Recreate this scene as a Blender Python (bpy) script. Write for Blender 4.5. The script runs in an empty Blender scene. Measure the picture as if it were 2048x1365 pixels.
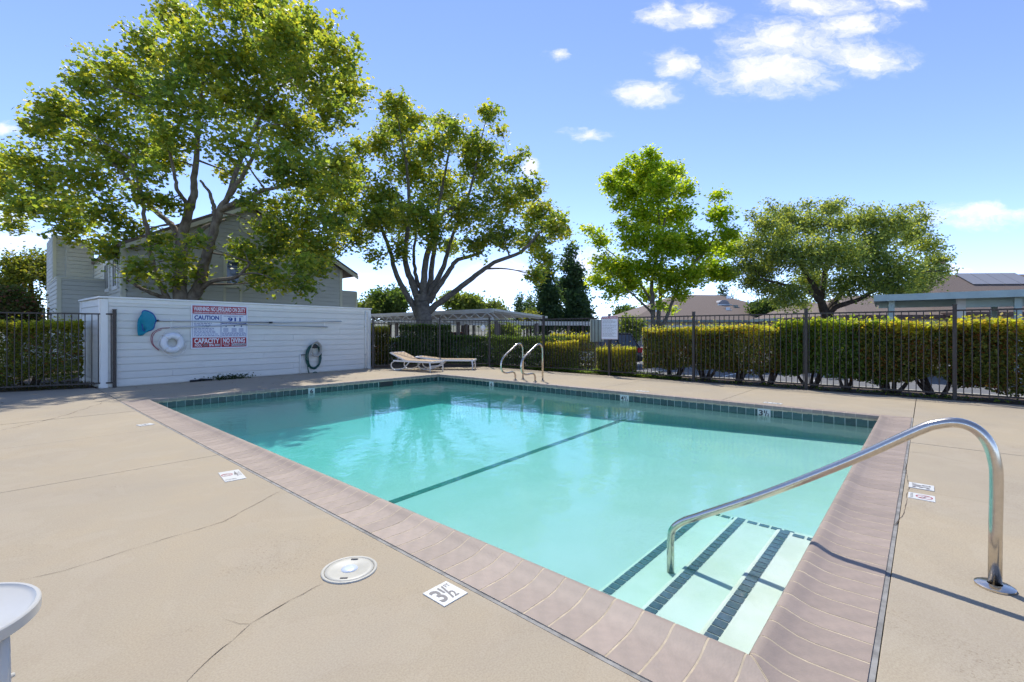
import bpy, math, random
import numpy as np
from mathutils import Matrix, Vector
R_ = math.radians
random.seed(7)
scene = bpy.context.scene
col = scene.collection

# ------------------------------------------------------------------ camera, sky, sun, exposure
CAM_H, FPX, CX, VH, AL = 1.35, 932.0, 1024.0, 663.0, R_(41.63)
FW = (math.cos(AL), math.sin(AL))          # level viewing direction
RT = (math.sin(AL), -math.cos(AL))         # to the right
cam = bpy.data.objects.new('camera', bpy.data.cameras.new('camera'))
col.objects.link(cam)
cam.data.sensor_width = 36.0
cam.data.lens = FPX / 2048 * 36
cam.data.shift_y = -(682.5 - VH) / 2048
cam.data.clip_start = 0.05
cam.data.clip_end = 8000
cam.location = (0, 0, CAM_H)
cam.rotation_euler = (R_(90), 0, math.atan2(FW[1], FW[0]) - R_(90))
scene.camera = cam

SUN_EL, SUN_PHI = R_(57), R_(11)
sh = (math.cos(SUN_PHI) * FW[0] - math.sin(SUN_PHI) * RT[0], math.cos(SUN_PHI) * FW[1] - math.sin(SUN_PHI) * RT[1])
SUN_DIR = Vector((sh[0] * math.cos(SUN_EL), sh[1] * math.cos(SUN_EL), math.sin(SUN_EL)))
sun = bpy.data.objects.new('sun', bpy.data.lights.new('sun', 'SUN'))
col.objects.link(sun)
sun.data.energy = 2.3
sun.data.angle = R_(0.53)
sun.data.color = (1.0, 0.955, 0.86)
sun.rotation_euler = SUN_DIR.to_track_quat('Z', 'Y').to_euler()

scene.view_settings.view_transform = 'Standard'
scene.view_settings.look = 'None'
scene.view_settings.gamma = 1
scene.view_settings.exposure = 1.18
scene.cycles.use_light_tree = False
scene.cycles.volume_bounces = 1
scene.cycles.max_bounces = 6
scene.cycles.transparent_max_bounces = 12
scene.cycles.diffuse_bounces = 4
scene.cycles.adaptive_threshold = 0.02
scene.cycles.caustics_reflective = False
scene.cycles.caustics_refractive = False
scene.cycles.sample_clamp_indirect = 6.0


class NT:
    """short helper for node trees"""
    def __init__(s, tree):
        s.t = tree
    def n(s, kind, ins=None, **kw):
        nd = s.t.nodes.new(kind)
        for k, v in kw.items():
            setattr(nd, k, v)
        for k, v in (ins or {}).items():
            if isinstance(v, bpy.types.NodeSocket):
                s.t.links.new(v, nd.inputs[k])
            else:
                nd.inputs[k].default_value = v
        return nd
    def m(s, op, a, b=0.0, c=0.0, clamp=False):
        nd = s.n('ShaderNodeMath', {0: a, 1: b, 2: c}, operation=op)
        nd.use_clamp = clamp
        return nd.outputs[0]
    def mix(s, f, a, b, mode='MIX'):
        nd = s.n('ShaderNodeMix', data_type='RGBA', blend_type=mode)
        for k, v in (('Factor', f), ('A', a), ('B', b)):
            idx = {'Factor': 0, 'A': 6, 'B': 7}[k]
            if isinstance(v, bpy.types.NodeSocket):
                s.t.links.new(v, nd.inputs[idx])
            else:
                nd.inputs[idx].default_value = (*v, 1) if idx and len(v) == 3 else v
        return nd.outputs[2]
    def noise(s, vec, scale, detail=4, rough=0.55, dist=0.0):
        nd = s.n('ShaderNodeTexNoise', {'Scale': scale, 'Detail': detail, 'Roughness': rough, 'Distortion': dist})
        if vec is not None:
            s.t.links.new(vec, nd.inputs['Vector'])
        return nd.outputs['Fac']
    def ramp(s, f, a, b, lo=0.0, hi=1.0):
        nd = s.n('ShaderNodeMapRange', {0: f, 1: a, 2: b, 3: lo, 4: hi}, interpolation_type='SMOOTHSTEP')
        return nd.outputs[0]


def make_world():
    w = bpy.data.worlds.new('World')
    scene.world = w
    w.use_nodes = True
    t = w.node_tree
    t.nodes.clear()
    N = NT(t)
    sky = N.n('ShaderNodeTexSky', sky_type='NISHITA', sun_disc=False, sun_elevation=SUN_EL,
              sun_rotation=math.atan2(SUN_DIR.x, SUN_DIR.y), altitude=0, air_density=0.5, dust_density=0.0, ozone_density=1.2)
    tc = N.n('ShaderNodeTexCoord')
    d = N.n('ShaderNodeSeparateXYZ', {0: tc.outputs['Generated']})
    fwd = N.m('ADD', N.m('MULTIPLY', d.outputs[0], FW[0]), N.m('MULTIPLY', d.outputs[1], FW[1]))
    rgt = N.m('ADD', N.m('MULTIPLY', d.outputs[0], RT[0]), N.m('MULTIPLY', d.outputs[1], RT[1]))
    fsafe = N.m('MAXIMUM', fwd, 0.05)
    U = N.m('DIVIDE', rgt, fsafe)
    V = N.m('DIVIDE', d.outputs[2], fsafe)
    # wispy noise on the cloud deck, as seen along the direction
    pos0 = N.n('ShaderNodeCombineXYZ', {0: U, 1: N.m('MULTIPLY', V, 1.7), 2: 0.0}).outputs[0]
    wv = N.n('ShaderNodeTexNoise', {'Vector': pos0, 'Scale': 9.0, 'Detail': 5, 'Roughness': 0.6})
    wv2 = N.n('ShaderNodeVectorMath', {0: wv.outputs['Color'], 1: (0.5, 0.5, 0.5)}, operation='SUBTRACT').outputs[0]
    ws = N.n('ShaderNodeSeparateXYZ', {0: wv2})
    U = N.m('ADD', U, N.m('MULTIPLY', ws.outputs[0], 0.16))
    V = N.m('ADD', V, N.m('MULTIPLY', ws.outputs[1], 0.07))
    pos = N.n('ShaderNodeCombineXYZ', {0: U, 1: N.m('MULTIPLY', V, 1.7), 2: 0.0}).outputs[0]
    n1 = N.noise(pos, 13.0, 9, 0.6, 0.2)
    n2 = N.noise(pos, 34.0, 8, 0.65, 0.6)
    clouds = [(1322, 30, 60, 26), (1405, 30, 62, 24), (1290, 186, 85, 28), (1348, 130, 48, 32), (1630, 8, 110, 28),
              (1570, 85, 130, 46), (1545, 150, 150, 48), (1690, 52, 115, 28), (1730, 115, 105, 40), (1795, 8, 60, 26),
              (1960, 432, 130, 26), (1170, 268, 50, 14), (1000, 548, 90, 26), (10, 265, 45, 14), (1058, 335, 30, 20),
              (720, 553, 50, 11), (585, 150, 80, 40), (40, 482, 90, 24), (10, 435, 60, 20), (1180, 520, 60, 36), (1905, 535, 40, 10), (1120, 115, 30, 12)]
    bias = None
    for (u, v, a, b) in clouds:
        e1 = N.m('DIVIDE', N.m('SUBTRACT', U, (u - CX) / FPX), a * 1.3 / FPX)
        e2 = N.m('DIVIDE', N.m('SUBTRACT', V, (VH - v) / FPX), b * 1.35 / FPX)
        q = N.m('SUBTRACT', 1.0, N.m('SQRT', N.m('ADD', N.m('MULTIPLY', e1, e1), N.m('MULTIPLY', e2, e2))), clamp=True)
        bias = q if bias is None else N.m('MAXIMUM', bias, q)
    body = N.m('ADD', bias, N.m('ADD', N.m('MULTIPLY', N.m('SUBTRACT', n1, 0.5), 1.5), N.m('MULTIPLY', N.m('SUBTRACT', n2, 0.5), 0.9)))
    dens = N.ramp(body, 0.0, 1.15)
    dens = N.m('MULTIPLY', dens, N.ramp(bias, 0.0, 0.40))
    front = N.ramp(fwd, 0.06, 0.2)
    dens = N.m('MULTIPLY', N.m('MULTIPLY', dens, front), 0.9)
    # fair-weather clouds in the rest of the sky
    rest = N.ramp(N.noise(tc.outputs['Generated'], 3.0, 7, 0.6, 0.3), 0.60, 0.80)
    rest = N.m('MULTIPLY', N.m('MULTIPLY', rest, N.m('SUBTRACT', 1.0, front)), N.ramp(d.outputs[2], 0.05, 0.25))
    dens = N.m('MAXIMUM', dens, N.m('MULTIPLY', rest, 0.8))
    c = N.mix(dens, N.mix(1.0, sky.outputs[0], (1.0, 0.955, 1.04), 'MULTIPLY'), (3.75, 3.65, 3.85))
    bg = N.n('ShaderNodeBackground', {'Color': c, 'Strength': 0.148})
    out = N.n('ShaderNodeOutputWorld', {'Surface': bg.outputs[0]})


make_world()


# ------------------------------------------------------------------ where things stand (photo measurements turned into metres)
def ground(u, v, z=0.0):
    d = FPX * (CAM_H - z) / (v - VH)
    l = (u - CX) / FPX * d
    return Vector((d * FW[0] + l * RT[0], d * FW[1] + l * RT[1], z))


def at(u, d, v=None):
    l = (u - CX) / FPX * d
    return Vector((d * FW[0] + l * RT[0], d * FW[1] + l * RT[1], 0 if v is None else CAM_H + (VH - v) / FPX * d))


def ray_plane(u, v, p, nrm):
    k, m = (u - CX) / FPX, (VH - v) / FPX
    d = Vector((FW[0] + k * RT[0], FW[1] + k * RT[1], m))
    o = Vector((0, 0, CAM_H))
    t = (Vector(p) - o).dot(Vector(nrm)) / d.dot(Vector(nrm))
    return o + d * t


# ------------------------------------------------------------------ materials
MATS = {}


def mat(name, base=(0.5, 0.5, 0.5), rough=0.6, metal=0.0, var=0.0, scale=6.0, bump=0.0, bscale=40.0, base2=None, spec=0.5, coat=0.0, streak=None, rand=0.0):
    if name in MATS:
        return MATS[name]
    m = bpy.data.materials.new(name)
    m.use_nodes = True
    t = m.node_tree
    t.nodes.clear()
    N = NT(t)
    tc = N.n('ShaderNodeTexCoord')
    vec = tc.outputs['Object']
    if streak:
        vec = N.n('ShaderNodeMapping', {'Vector': vec, 'Scale': streak}).outputs[0]
    c = (*base, 1)
    if var > 0:
        f = N.ramp(N.noise(vec, scale, 6, 0.6), 0.3, 0.7)
        b2 = base2 if base2 else tuple(x * (1 - var) for x in base)
        c = N.mix(f, base, b2)
    if rand > 0:
        k = N.n('ShaderNodeMapRange', {0: N.n('ShaderNodeObjectInfo').outputs['Random'], 1: 0.0, 2: 1.0, 3: 1 - rand, 4: 1 + rand}).outputs[0]
        c = N.n('ShaderNodeVectorMath', {0: c, 1: N.n('ShaderNodeCombineXYZ', {0: k, 1: k, 2: k}).outputs[0]}, operation='MULTIPLY').outputs[0]
    p = N.n('ShaderNodeBsdfPrincipled', {'Base Color': c, 'Roughness': rough, 'Metallic': metal, 'Specular IOR Level': spec, 'Coat Weight': coat})
    if bump > 0:
        bn = N.n('ShaderNodeBump', {'Strength': bump, 'Distance': 0.01, 'Height': N.noise(vec, bscale, 4)})
        t.links.new(bn.outputs[0], p.inputs['Normal'])
    N.n('ShaderNodeOutputMaterial', {'Surface': p.outputs[0]})
    MATS[name] = m
    return m


def concrete_mat():
    m = bpy.data.materials.new('deck_concrete'); m.use_nodes = True
    t = m.node_tree; t.nodes.clear(); N = NT(t)
    g = N.n('ShaderNodeNewGeometry').outputs['Position']
    oi = N.n('ShaderNodeObjectInfo').outputs['Random']
    big = N.ramp(N.noise(g, 0.55, 5, 0.6, 0.4), 0.32, 0.7)
    mid = N.ramp(N.noise(g, 3.2, 6, 0.65, 0.6), 0.35, 0.72)
    c = N.mix(big, (0.43, 0.355, 0.242), (0.365, 0.315, 0.24))
    c = N.mix(N.m('MULTIPLY', mid, 0.6), c, (0.40, 0.348, 0.255))
    # worn patches where fine aggregate shows
    patch = N.ramp(N.noise(g, 1.1, 5, 0.7, 0.8), 0.50, 0.68)
    gr = N.ramp(N.noise(g, 62, 4, 0.75), 0.52, 0.68)
    c = N.mix(N.m('MULTIPLY', N.m('MULTIPLY', gr, patch), 0.75), c, (0.20, 0.145, 0.09))
    sp = N.ramp(N.noise(g, 120, 3, 0.7), 0.35, 0.68)
    c = N.mix(N.m('MULTIPLY', sp, 0.5), c, (0.27, 0.215, 0.155))
    tm_ = N.noise(g, 1.6, 5, 0.6, 1.2)
    edge = N.m('SUBTRACT', 1.0, N.m('MULTIPLY', N.m('ABSOLUTE', N.m('SUBTRACT', tm_, 0.53)), 45.0), clamp=True)
    c = N.mix(N.m('MULTIPLY', edge, 0.07), c, (0.27, 0.215, 0.15))
    c = N.mix(N.m('MULTIPLY', N.ramp(tm_, 0.50, 0.60), 0.10), c, (0.46, 0.40, 0.32))
    # stray dark spots
    vo = N.n('ShaderNodeTexVoronoi', {'Vector': g, 'Scale': 4.5})
    spot = N.m('LESS_THAN', vo.outputs['Distance'], 0.018)
    c = N.mix(N.m('MULTIPLY', spot, 0.55), c, (0.12, 0.08, 0.05))
    c = N.mix(N.m('MULTIPLY', N.m('SUBTRACT', oi, 0.5), 0.12), c, (0.2, 0.17, 0.14))
    p = N.n('ShaderNodeBsdfPrincipled', {'Base Color': c, 'Roughness': 0.88, 'Specular IOR Level': 0.25})
    hh = N.m('ADD', N.m('MULTIPLY', N.noise(g, 160, 3, 0.7), 0.5), N.m('MULTIPLY', N.m('MULTIPLY', gr, patch), -0.8))
    b = N.n('ShaderNodeBump', {'Strength': 0.35, 'Distance': 0.004, 'Height': hh})
    t.links.new(b.outputs[0], p.inputs['Normal'])
    N.n('ShaderNodeOutputMaterial', {'Surface': p.outputs[0]})
    return m


def water_mat():
    m = bpy.data.materials.new('pool_water'); m.use_nodes = True
    t = m.node_tree; t.nodes.clear(); N = NT(t)
    g = N.n('ShaderNodeNewGeometry').outputs['Position']
    n1 = N.noise(g, 2.2, 3, 0.5, 0.4)
    n2 = N.noise(g, 9.0, 3, 0.5, 0.6)
    # a return jet stirs the water over the steps
    dv = N.n('ShaderNodeVectorMath', {0: g, 1: (3.2, 1.45, -0.15)}, operation='DISTANCE').outputs['Value']
    jet = N.ramp(dv, 0.15, 0.75, 1.0, 0.0)
    n3 = N.m('MULTIPLY', N.noise(g, 26, 4, 0.6, 0.8), N.m('MULTIPLY', jet, 0.55))
    hgt = N.m('ADD', N.m('ADD', N.m('MULTIPLY', n1, 0.62), N.m('MULTIPLY', n2, 0.16)), n3)
    b = N.n('ShaderNodeBump', {'Strength': 0.5, 'Distance': 0.02, 'Height': hgt})
    fr = N.n('ShaderNodeFresnel', {'IOR': 1.20, 'Normal': b.outputs[0]})
    gl = N.n('ShaderNodeBsdfGlossy', {'Color': (1, 1, 1, 1), 'Roughness': 0.0, 'Normal': b.outputs[0]})
    tr = N.n('ShaderNodeBsdfTransparent', {'Color': (1, 1, 1, 1)})
    mx = N.n('ShaderNodeMixShader', {0: fr.outputs[0], 1: tr.outputs[0], 2: gl.outputs[0]})
    ab = N.n('ShaderNodeVolumeAbsorption', {'Color': (0.05, 0.87, 0.86, 1), 'Density': 0.52})
    N.n('ShaderNodeOutputMaterial', {'Surface': mx.outputs[0], 'Volume': N.n('ShaderNodeAddShader', {0: ab.outputs[0], 1: N.n('ShaderNodeVolumeScatter', {'Color': (0.30, 0.97, 0.94, 1), 'Density': 0.08}).outputs[0]}).outputs[0]})
    return m


def leaf_mat(name, rough=0.5, trans=0.5, spec=0.4, tboost=(1.9, 1.75, 0.7)):
    m = bpy.data.materials.new(name); m.use_nodes = True
    t = m.node_tree; t.nodes.clear(); N = NT(t)
    a = N.n('ShaderNodeAttribute', attribute_name='Col').outputs['Color']
    p = N.n('ShaderNodeBsdfPrincipled', {'Base Color': a, 'Roughness': rough, 'Specular IOR Level': spec})
    tc = N.mix(1.0, a, tboost, 'MULTIPLY')
    tr = N.n('ShaderNodeBsdfTranslucent', {'Color': tc})
    mx = N.n('ShaderNodeMixShader', {0: trans, 1: p.outputs[0], 2: tr.outputs[0]})
    N.n('ShaderNodeOutputMaterial', {'Surface': mx.outputs[0]})
    MATS[name] = m
    return m


def glass_mat():
    m = bpy.data.materials.new('window_glass'); m.use_nodes = True
    t = m.node_tree; t.nodes.clear(); N = NT(t)
    N.n('ShaderNodeOutputMaterial', {'Surface': N.n('ShaderNodeBsdfPrincipled', {'Base Color': (0.03, 0.04, 0.05, 1), 'Roughness': 0.06, 'Specular IOR Level': 0.8}).outputs[0]})
    MATS['glass'] = m
    return m


CONC = concrete_mat(); WATER = water_mat(); GLASS = glass_mat()
MAPLE = leaf_mat('sycamore_leaf', 0.45, 0.58, 0.4, (2.3, 2.1, 0.7))
HEDGE = leaf_mat('hedge_leaf', 0.5, 0.5, 0.25, (2.2, 2.0, 0.9))
FAR = leaf_mat('far_leaf', 0.6, 0.45, 0.3, (2.2, 2.1, 0.9))
mat('coping', (0.325, 0.252, 0.203), 0.6, rand=0.11, var=0.18, scale=14.0, bump=0.15, bscale=90, base2=(0.275, 0.217, 0.176))
mat('grout', (0.56, 0.46, 0.32), 0.9, var=0.3, scale=9)
mat('caulk', (0.30, 0.29, 0.27), 0.7, var=0.5, scale=9)
mat('plaster', (0.575, 0.565, 0.545), 0.8, var=0.13, scale=1.4, bump=0.1, bscale=20, base2=(0.52, 0.53, 0.49))
mat('step_plaster', (0.66, 0.66, 0.60), 0.8, var=0.2, scale=3, base2=(0.57, 0.59, 0.49))
mat('band_tile', rand=0.3, base=(0.018, 0.052, 0.050), rough=0.25, var=0.5, scale=11, base2=(0.04, 0.09, 0.085))
mat('band_tile_b', rand=0.3, base=(0.014, 0.040, 0.042), rough=0.25, var=0.5, scale=13, base2=(0.03, 0.075, 0.072))
mat('tile_grout', (0.42, 0.50, 0.47), 0.8)
mat('step_tile', (0.065, 0.085, 0.13), 0.25, rand=0.3, var=0.4, scale=20)
mat('marker_white', (0.60, 0.60, 0.57), 0.45, var=0.08, scale=30)
mat('marker_ink', (0.025, 0.025, 0.03), 0.6)
mat('marker_grey', (0.16, 0.15, 0.15), 0.6)
mat('sign_red', (0.36, 0.012, 0.025), 0.45)
mat('sign_blue', (0.015, 0.05, 0.26), 0.45)
mat('sign_white', (0.72, 0.74, 0.78), 0.4)
mat('steel', (0.64, 0.58, 0.50), 0.21, 1.0, var=0.12, scale=30)
mat('dark_steel', (0.055, 0.045, 0.038), 0.5, 0.3, var=0.35, scale=25, bump=0.1, bscale=60)
mat('white_paint', (0.71, 0.695, 0.625), 0.55, rand=0.03, var=0.06, scale=1.5, bump=0.15, bscale=14, streak=(1, 8, 8))
mat('trim_white', (0.79, 0.78, 0.72), 0.5, var=0.07, scale=4)
mat('grey_siding', (0.54, 0.54, 0.47), 0.65, var=0.08, scale=1.2, bump=0.12, bscale=12, streak=(1, 1, 8))
mat('cream_trim', (0.62, 0.60, 0.45), 0.6)
mat('shingle', (0.21, 0.16, 0.13), 0.9, var=0.35, scale=22, bump=0.5, bscale=60)
mat('brown_trim', (0.10, 0.06, 0.045), 0.7)
mat('tan_stucco', (0.45, 0.36, 0.26), 0.85, var=0.1, scale=3)
mat('beige_wall', (0.50, 0.46, 0.38), 0.8, var=0.08, scale=2)
mat('green_trim', (0.17, 0.24, 0.22), 0.6)
mat('pale_green', (0.42, 0.53, 0.50), 0.6, var=0.12, scale=2)
mat('carport_white', (0.66, 0.66, 0.62), 0.55, var=0.12, scale=3)
mat('carport_post', (0.17, 0.14, 0.12), 0.7)
mat('asphalt', (0.16, 0.16, 0.165), 0.9, var=0.25, scale=2.5, bump=0.3, bscale=120)
mat('soil', (0.11, 0.075, 0.05), 0.95, var=0.5, scale=8, bump=0.6, bscale=30)
mat('ground', (0.16, 0.15, 0.10), 0.95, var=0.4, scale=0.2)
mat('kerb', (0.42, 0.40, 0.36), 0.85, var=0.15, scale=6)
mat('hill', (0.16, 0.17, 0.12), 0.95, var=0.5, scale=0.004)
mat('bark', (0.125, 0.09, 0.062), 0.85, var=0.6, scale=5, bump=0.6, bscale=18, base2=(0.27, 0.225, 0.165), streak=(1, 1, 0.5))
mat('bark_dark', (0.085, 0.06, 0.045), 0.9, var=0.5, scale=6, bump=0.6, bscale=25)
mat('bark_grey', (0.21, 0.185, 0.155), 0.9, var=0.5, scale=6, bump=0.5, bscale=25)
mat('plastic_white', (0.74, 0.73, 0.69), 0.42, var=0.08, scale=9)
mat('plastic_table', (0.53, 0.515, 0.465), 0.35, var=0.06, scale=5)
mat('sling', (0.50, 0.36, 0.22), 0.8, var=0.15, scale=14, bump=0.3, bscale=120)
mat('blue_frame', (0.012, 0.09, 0.33), 0.4)
mat('rope_white', (0.72, 0.70, 0.66), 0.8, bump=0.3, bscale=90)
mat('rope_red', (0.36, 0.10, 0.13), 0.7)
mat('ring_white', (0.76, 0.77, 0.78), 0.45, var=0.1, scale=8)
mat('aluminium', (0.55, 0.58, 0.60), 0.35, 0.85)
mat('black_plastic', (0.015, 0.015, 0.017), 0.5)
mat('hose_green', (0.008, 0.085, 0.065), 0.4, var=0.3, scale=20)
mat('hose_grey', (0.42, 0.40, 0.34), 0.55, var=0.3, scale=14)
mat('lid', (0.47, 0.45, 0.38), 0.5, var=0.12, scale=12)
mat('lid_centre', (0.55, 0.60, 0.66), 0.35, var=0.1, scale=20)
mat('car_black', (0.008, 0.009, 0.012), 0.4, coat=0.15)
mat('car_white', (0.74, 0.75, 0.76), 0.3, coat=1.0)
mat('car_silver', (0.35, 0.37, 0.40), 0.3, 0.6, coat=1.0)
mat('car_blue', (0.012, 0.02, 0.05), 0.25, coat=1.0)
mat('car_red', (0.30, 0.05, 0.02), 0.3, coat=1.0)
mat('tyre', (0.015, 0.015, 0.015), 0.85)
mat('tail_light', (0.50, 0.015, 0.03), 0.2)
mat('crack', (0.07, 0.05, 0.035), 0.95)
mat('solar', (0.27, 0.27, 0.28), 0.5)
mat('bin_blue', (0.02, 0.10, 0.32), 0.5)
mat('utility_green', (0.34, 0.38, 0.32), 0.6, var=0.1, scale=3)
mat('litter', (0.13, 0.085, 0.05), 0.9)


def net_mat():
    m = bpy.data.materials.new('net_bag'); m.use_nodes = True
    t = m.node_tree; t.nodes.clear(); N = NT(t)
    tc = N.n('ShaderNodeTexCoord').outputs['Object']
    c = N.mix(N.noise(tc, 14, 3), (0.02, 0.30, 0.44), (0.05, 0.42, 0.52))
    d = N.n('ShaderNodeBsdfDiffuse', {'Color': c}); tr = N.n('ShaderNodeBsdfTransparent', {'Color': (0.6, 0.85, 0.95, 1)})
    tl = N.n('ShaderNodeBsdfTranslucent', {'Color': c})
    a = N.n('ShaderNodeMixShader', {0: 0.35, 1: d.outputs[0], 2: tl.outputs[0]})
    b = N.n('ShaderNodeMixShader', {0: 0.2, 1: a.outputs[0], 2: tr.outputs[0]})
    N.n('ShaderNodeOutputMaterial', {'Surface': b.outputs[0]})
    MATS['net'] = m


net_mat()


# ------------------------------------------------------------------ builders
class MB:
    def __init__(s):
        s.v = []; s.f = []
    def add(s, vs, fs):
        o = len(s.v)
        s.v += [tuple(p) for p in vs]
        s.f += [tuple(i + o for i in f) for f in fs]
        return s
    def box(s, x0, x1, y0, y1, z0, z1):
        v = [(x, y, z) for z in (z0, z1) for y in (y0, y1) for x in (x0, x1)]
        return s.add(v, [(0, 2, 3, 1), (4, 5, 7, 6), (0, 1, 5, 4), (2, 6, 7, 3), (0, 4, 6, 2), (1, 3, 7, 5)])
    def bar(s, a, b, w, h):
        a, b = Vector(a), Vector(b)
        d = (b - a).normalized()
        up = Vector((0, 0, 1)) if abs(d.z) < 0.95 else Vector((1, 0, 0))
        r = d.cross(up).normalized() * (w / 2); u = r.cross(d).normalized() * (h / 2)
        v = [p + q for p in (a, b) for q in (-r - u, r - u, r + u, -r + u)]
        return s.add(v, [(3, 2, 1, 0), (4, 5, 6, 7), (0, 1, 5, 4), (1, 2, 6, 5), (2, 3, 7, 6), (3, 0, 4, 7)])
    def tube(s, path, r, n=8, cap=True):
        P = [Vector(p) for p in path]
        rr = r if isinstance(r, (list, tuple)) else [r] * len(P)
        prev = None; vs = []; fs = []
        for i, p in enumerate(P):
            d = (P[min(i + 1, len(P) - 1)] - P[max(i - 1, 0)]).normalized()
            if prev is None:
                prev = Vector((0, 0, 1)).cross(d) if abs(d.z) < 0.9 else Vector((1, 0, 0)).cross(d)
            a = (prev - d * prev.dot(d)).normalized(); prev = a
            b = d.cross(a)
            for k in range(n):
                th = 2 * math.pi * k / n
                vs.append(p + (a * math.cos(th) + b * math.sin(th)) * rr[i])
        for i in range(len(P) - 1):
            for k in range(n):
                k2 = (k + 1) % n
                fs.append((i * n + k, i * n + k2, (i + 1) * n + k2, (i + 1) * n + k))
        if cap:
            fs.append(tuple(range(n - 1, -1, -1))); fs.append(tuple((len(P) - 1) * n + k for k in range(n)))
        return s.add(vs, fs)
    def prism(s, poly, z0, z1):
        n = len(poly)
        v = [(x, y, z0) for x, y in poly] + [(x, y, z1) for x, y in poly]
        return s.add(v, [tuple(range(n - 1, -1, -1)), tuple(range(n, 2 * n))] + [(i, (i + 1) % n, n + (i + 1) % n, n + i) for i in range(n)])
    def lathe(s, prof, n=24, c=(0, 0, 0)):
        v = [(c[0] + r * math.cos(2 * math.pi * k / n), c[1] + r * math.sin(2 * math.pi * k / n), c[2] + z) for r, z in prof for k in range(n)]
        f = [(i * n + k, i * n + (k + 1) % n, (i + 1) * n + (k + 1) % n, (i + 1) * n + k) for i in range(len(prof) - 1) for k in range(n)]
        return s.add(v, f)
    def mesh(s, name, smooth=False):
        me = bpy.data.meshes.new(name)
        me.from_pydata([tuple(p) for p in s.v], [], s.f)
        if smooth:
            me.polygons.foreach_set('use_smooth', [True] * len(me.polygons))
        me.update()
        return me


def tag(o, label=None, cat=None, group=None, kind=None):
    for k, v in (('label', label), ('category', cat), ('group', group), ('kind', kind)):
        if v:
            o[k] = v
    return o


def thing(name, label, cat, loc=(0, 0, 0), rz=0.0, group=None):
    e = bpy.data.objects.new(name, None)
    e.empty_display_size = 0.2
    col.objects.link(e)
    e.location = loc; e.rotation_euler = (0, 0, rz)
    return tag(e, label, cat, group)


def wmat(o):
    m = Matrix.LocRotScale(o.location, o.rotation_euler, o.scale)
    return (wmat(o.parent) @ o.matrix_parent_inverse @ m) if o.parent else m


def put(name, me, m, parent=None, loc=(0, 0, 0), rot=(0, 0, 0), world=False, smooth=False, bevel=0.0, scale=(1, 1, 1)):
    if isinstance(me, MB):
        me = me.mesh(name, smooth)
    if m is not None and len(me.materials) == 0:
        me.materials.append(MATS[m] if isinstance(m, str) else m)
    o = bpy.data.objects.new(name, me)
    col.objects.link(o)
    o.location = loc; o.rotation_euler = rot; o.scale = scale
    if parent is not None:
        o.parent = parent
        if world:
            o.matrix_parent_inverse = wmat(parent).inverted()
    if bevel > 0:
        b = o.modifiers.new('b', 'BEVEL'); b.width = bevel; b.segments = 2; b.limit_method = 'ANGLE'; b.angle_limit = R_(40)
    return o


def auto_smooth(o, ang=40):
    me = o.data
    me.polygons.foreach_set('use_smooth', [True] * len(me.polygons))
    try:
        me.set_sharp_from_angle(angle=R_(ang))
    except Exception:
        pass
    return o


def text_mesh(s, w, h, bold=0.0, res=3, name='lettering'):
    """flat letters that fill a w x h box from the origin, in the XY plane"""
    c = bpy.data.curves.new('t', 'FONT'); c.body = s; c.resolution_u = res; c.offset = bold
    o = bpy.data.objects.new('t', c)
    me = bpy.data.meshes.new_from_object(o)
    n = len(me.vertices); co = np.zeros(n * 3); me.vertices.foreach_get('co', co); co = co.reshape(-1, 3)
    lo, hi = co.min(0), co.max(0)
    co[:, 0] = (co[:, 0] - lo[0]) / max(hi[0] - lo[0], 1e-6) * w
    co[:, 1] = (co[:, 1] - lo[1]) / max(hi[1] - lo[1], 1e-6) * h
    co[:, 2] = 0
    me.vertices.foreach_set('co', co.ravel()); me.update(); me.name = name
    bpy.data.objects.remove(o); bpy.data.curves.remove(c)
    return me


def clip_poly(poly, a, b, c):
    """keep a*x+b*y<=c"""
    out = []
    for i, p in enumerate(poly):
        q = poly[(i + 1) % len(poly)]
        dp, dq = a * p[0] + b * p[1] - c, a * q[0] + b * q[1] - c
        if dp <= 0:
            out.append(p)
        if (dp < 0) != (dq < 0) and dp != dq:
            t = dp / (dp - dq)
            out.append((p[0] + t * (q[0] - p[0]), p[1] + t * (q[1] - p[1])))
    return out


# ------------------------------------------------------------------ setting: pool, deck, ground
X0, X1, Y0, Y1, CW = 2.08, 9.22, 0.55, 11.22, 0.38        # pool edge (lip) and coping width
WATER_Z = -0.155
WALL_A, WALL_B = Vector((1.80, 14.62, 0)), Vector((9.20, 15.08, 0))   # front face of the white wall
WDIR = (WALL_B - WALL_A).normalized()
FX = 12.66                                                    # line of the long fence
DIAG_A, DIAG_B = Vector((9.22, 14.98, 0)), Vector((FX, 12.40, 0))
LEFT_A, LEFT_B = Vector((2.02, 14.58, 0)), Vector((-4.6, 16.8, 0))


def floor_z(x, y):
    return -(0.67 + 0.036 * (y - 2)) + 0.20 * ((x - 2) / 7.2)


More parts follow.
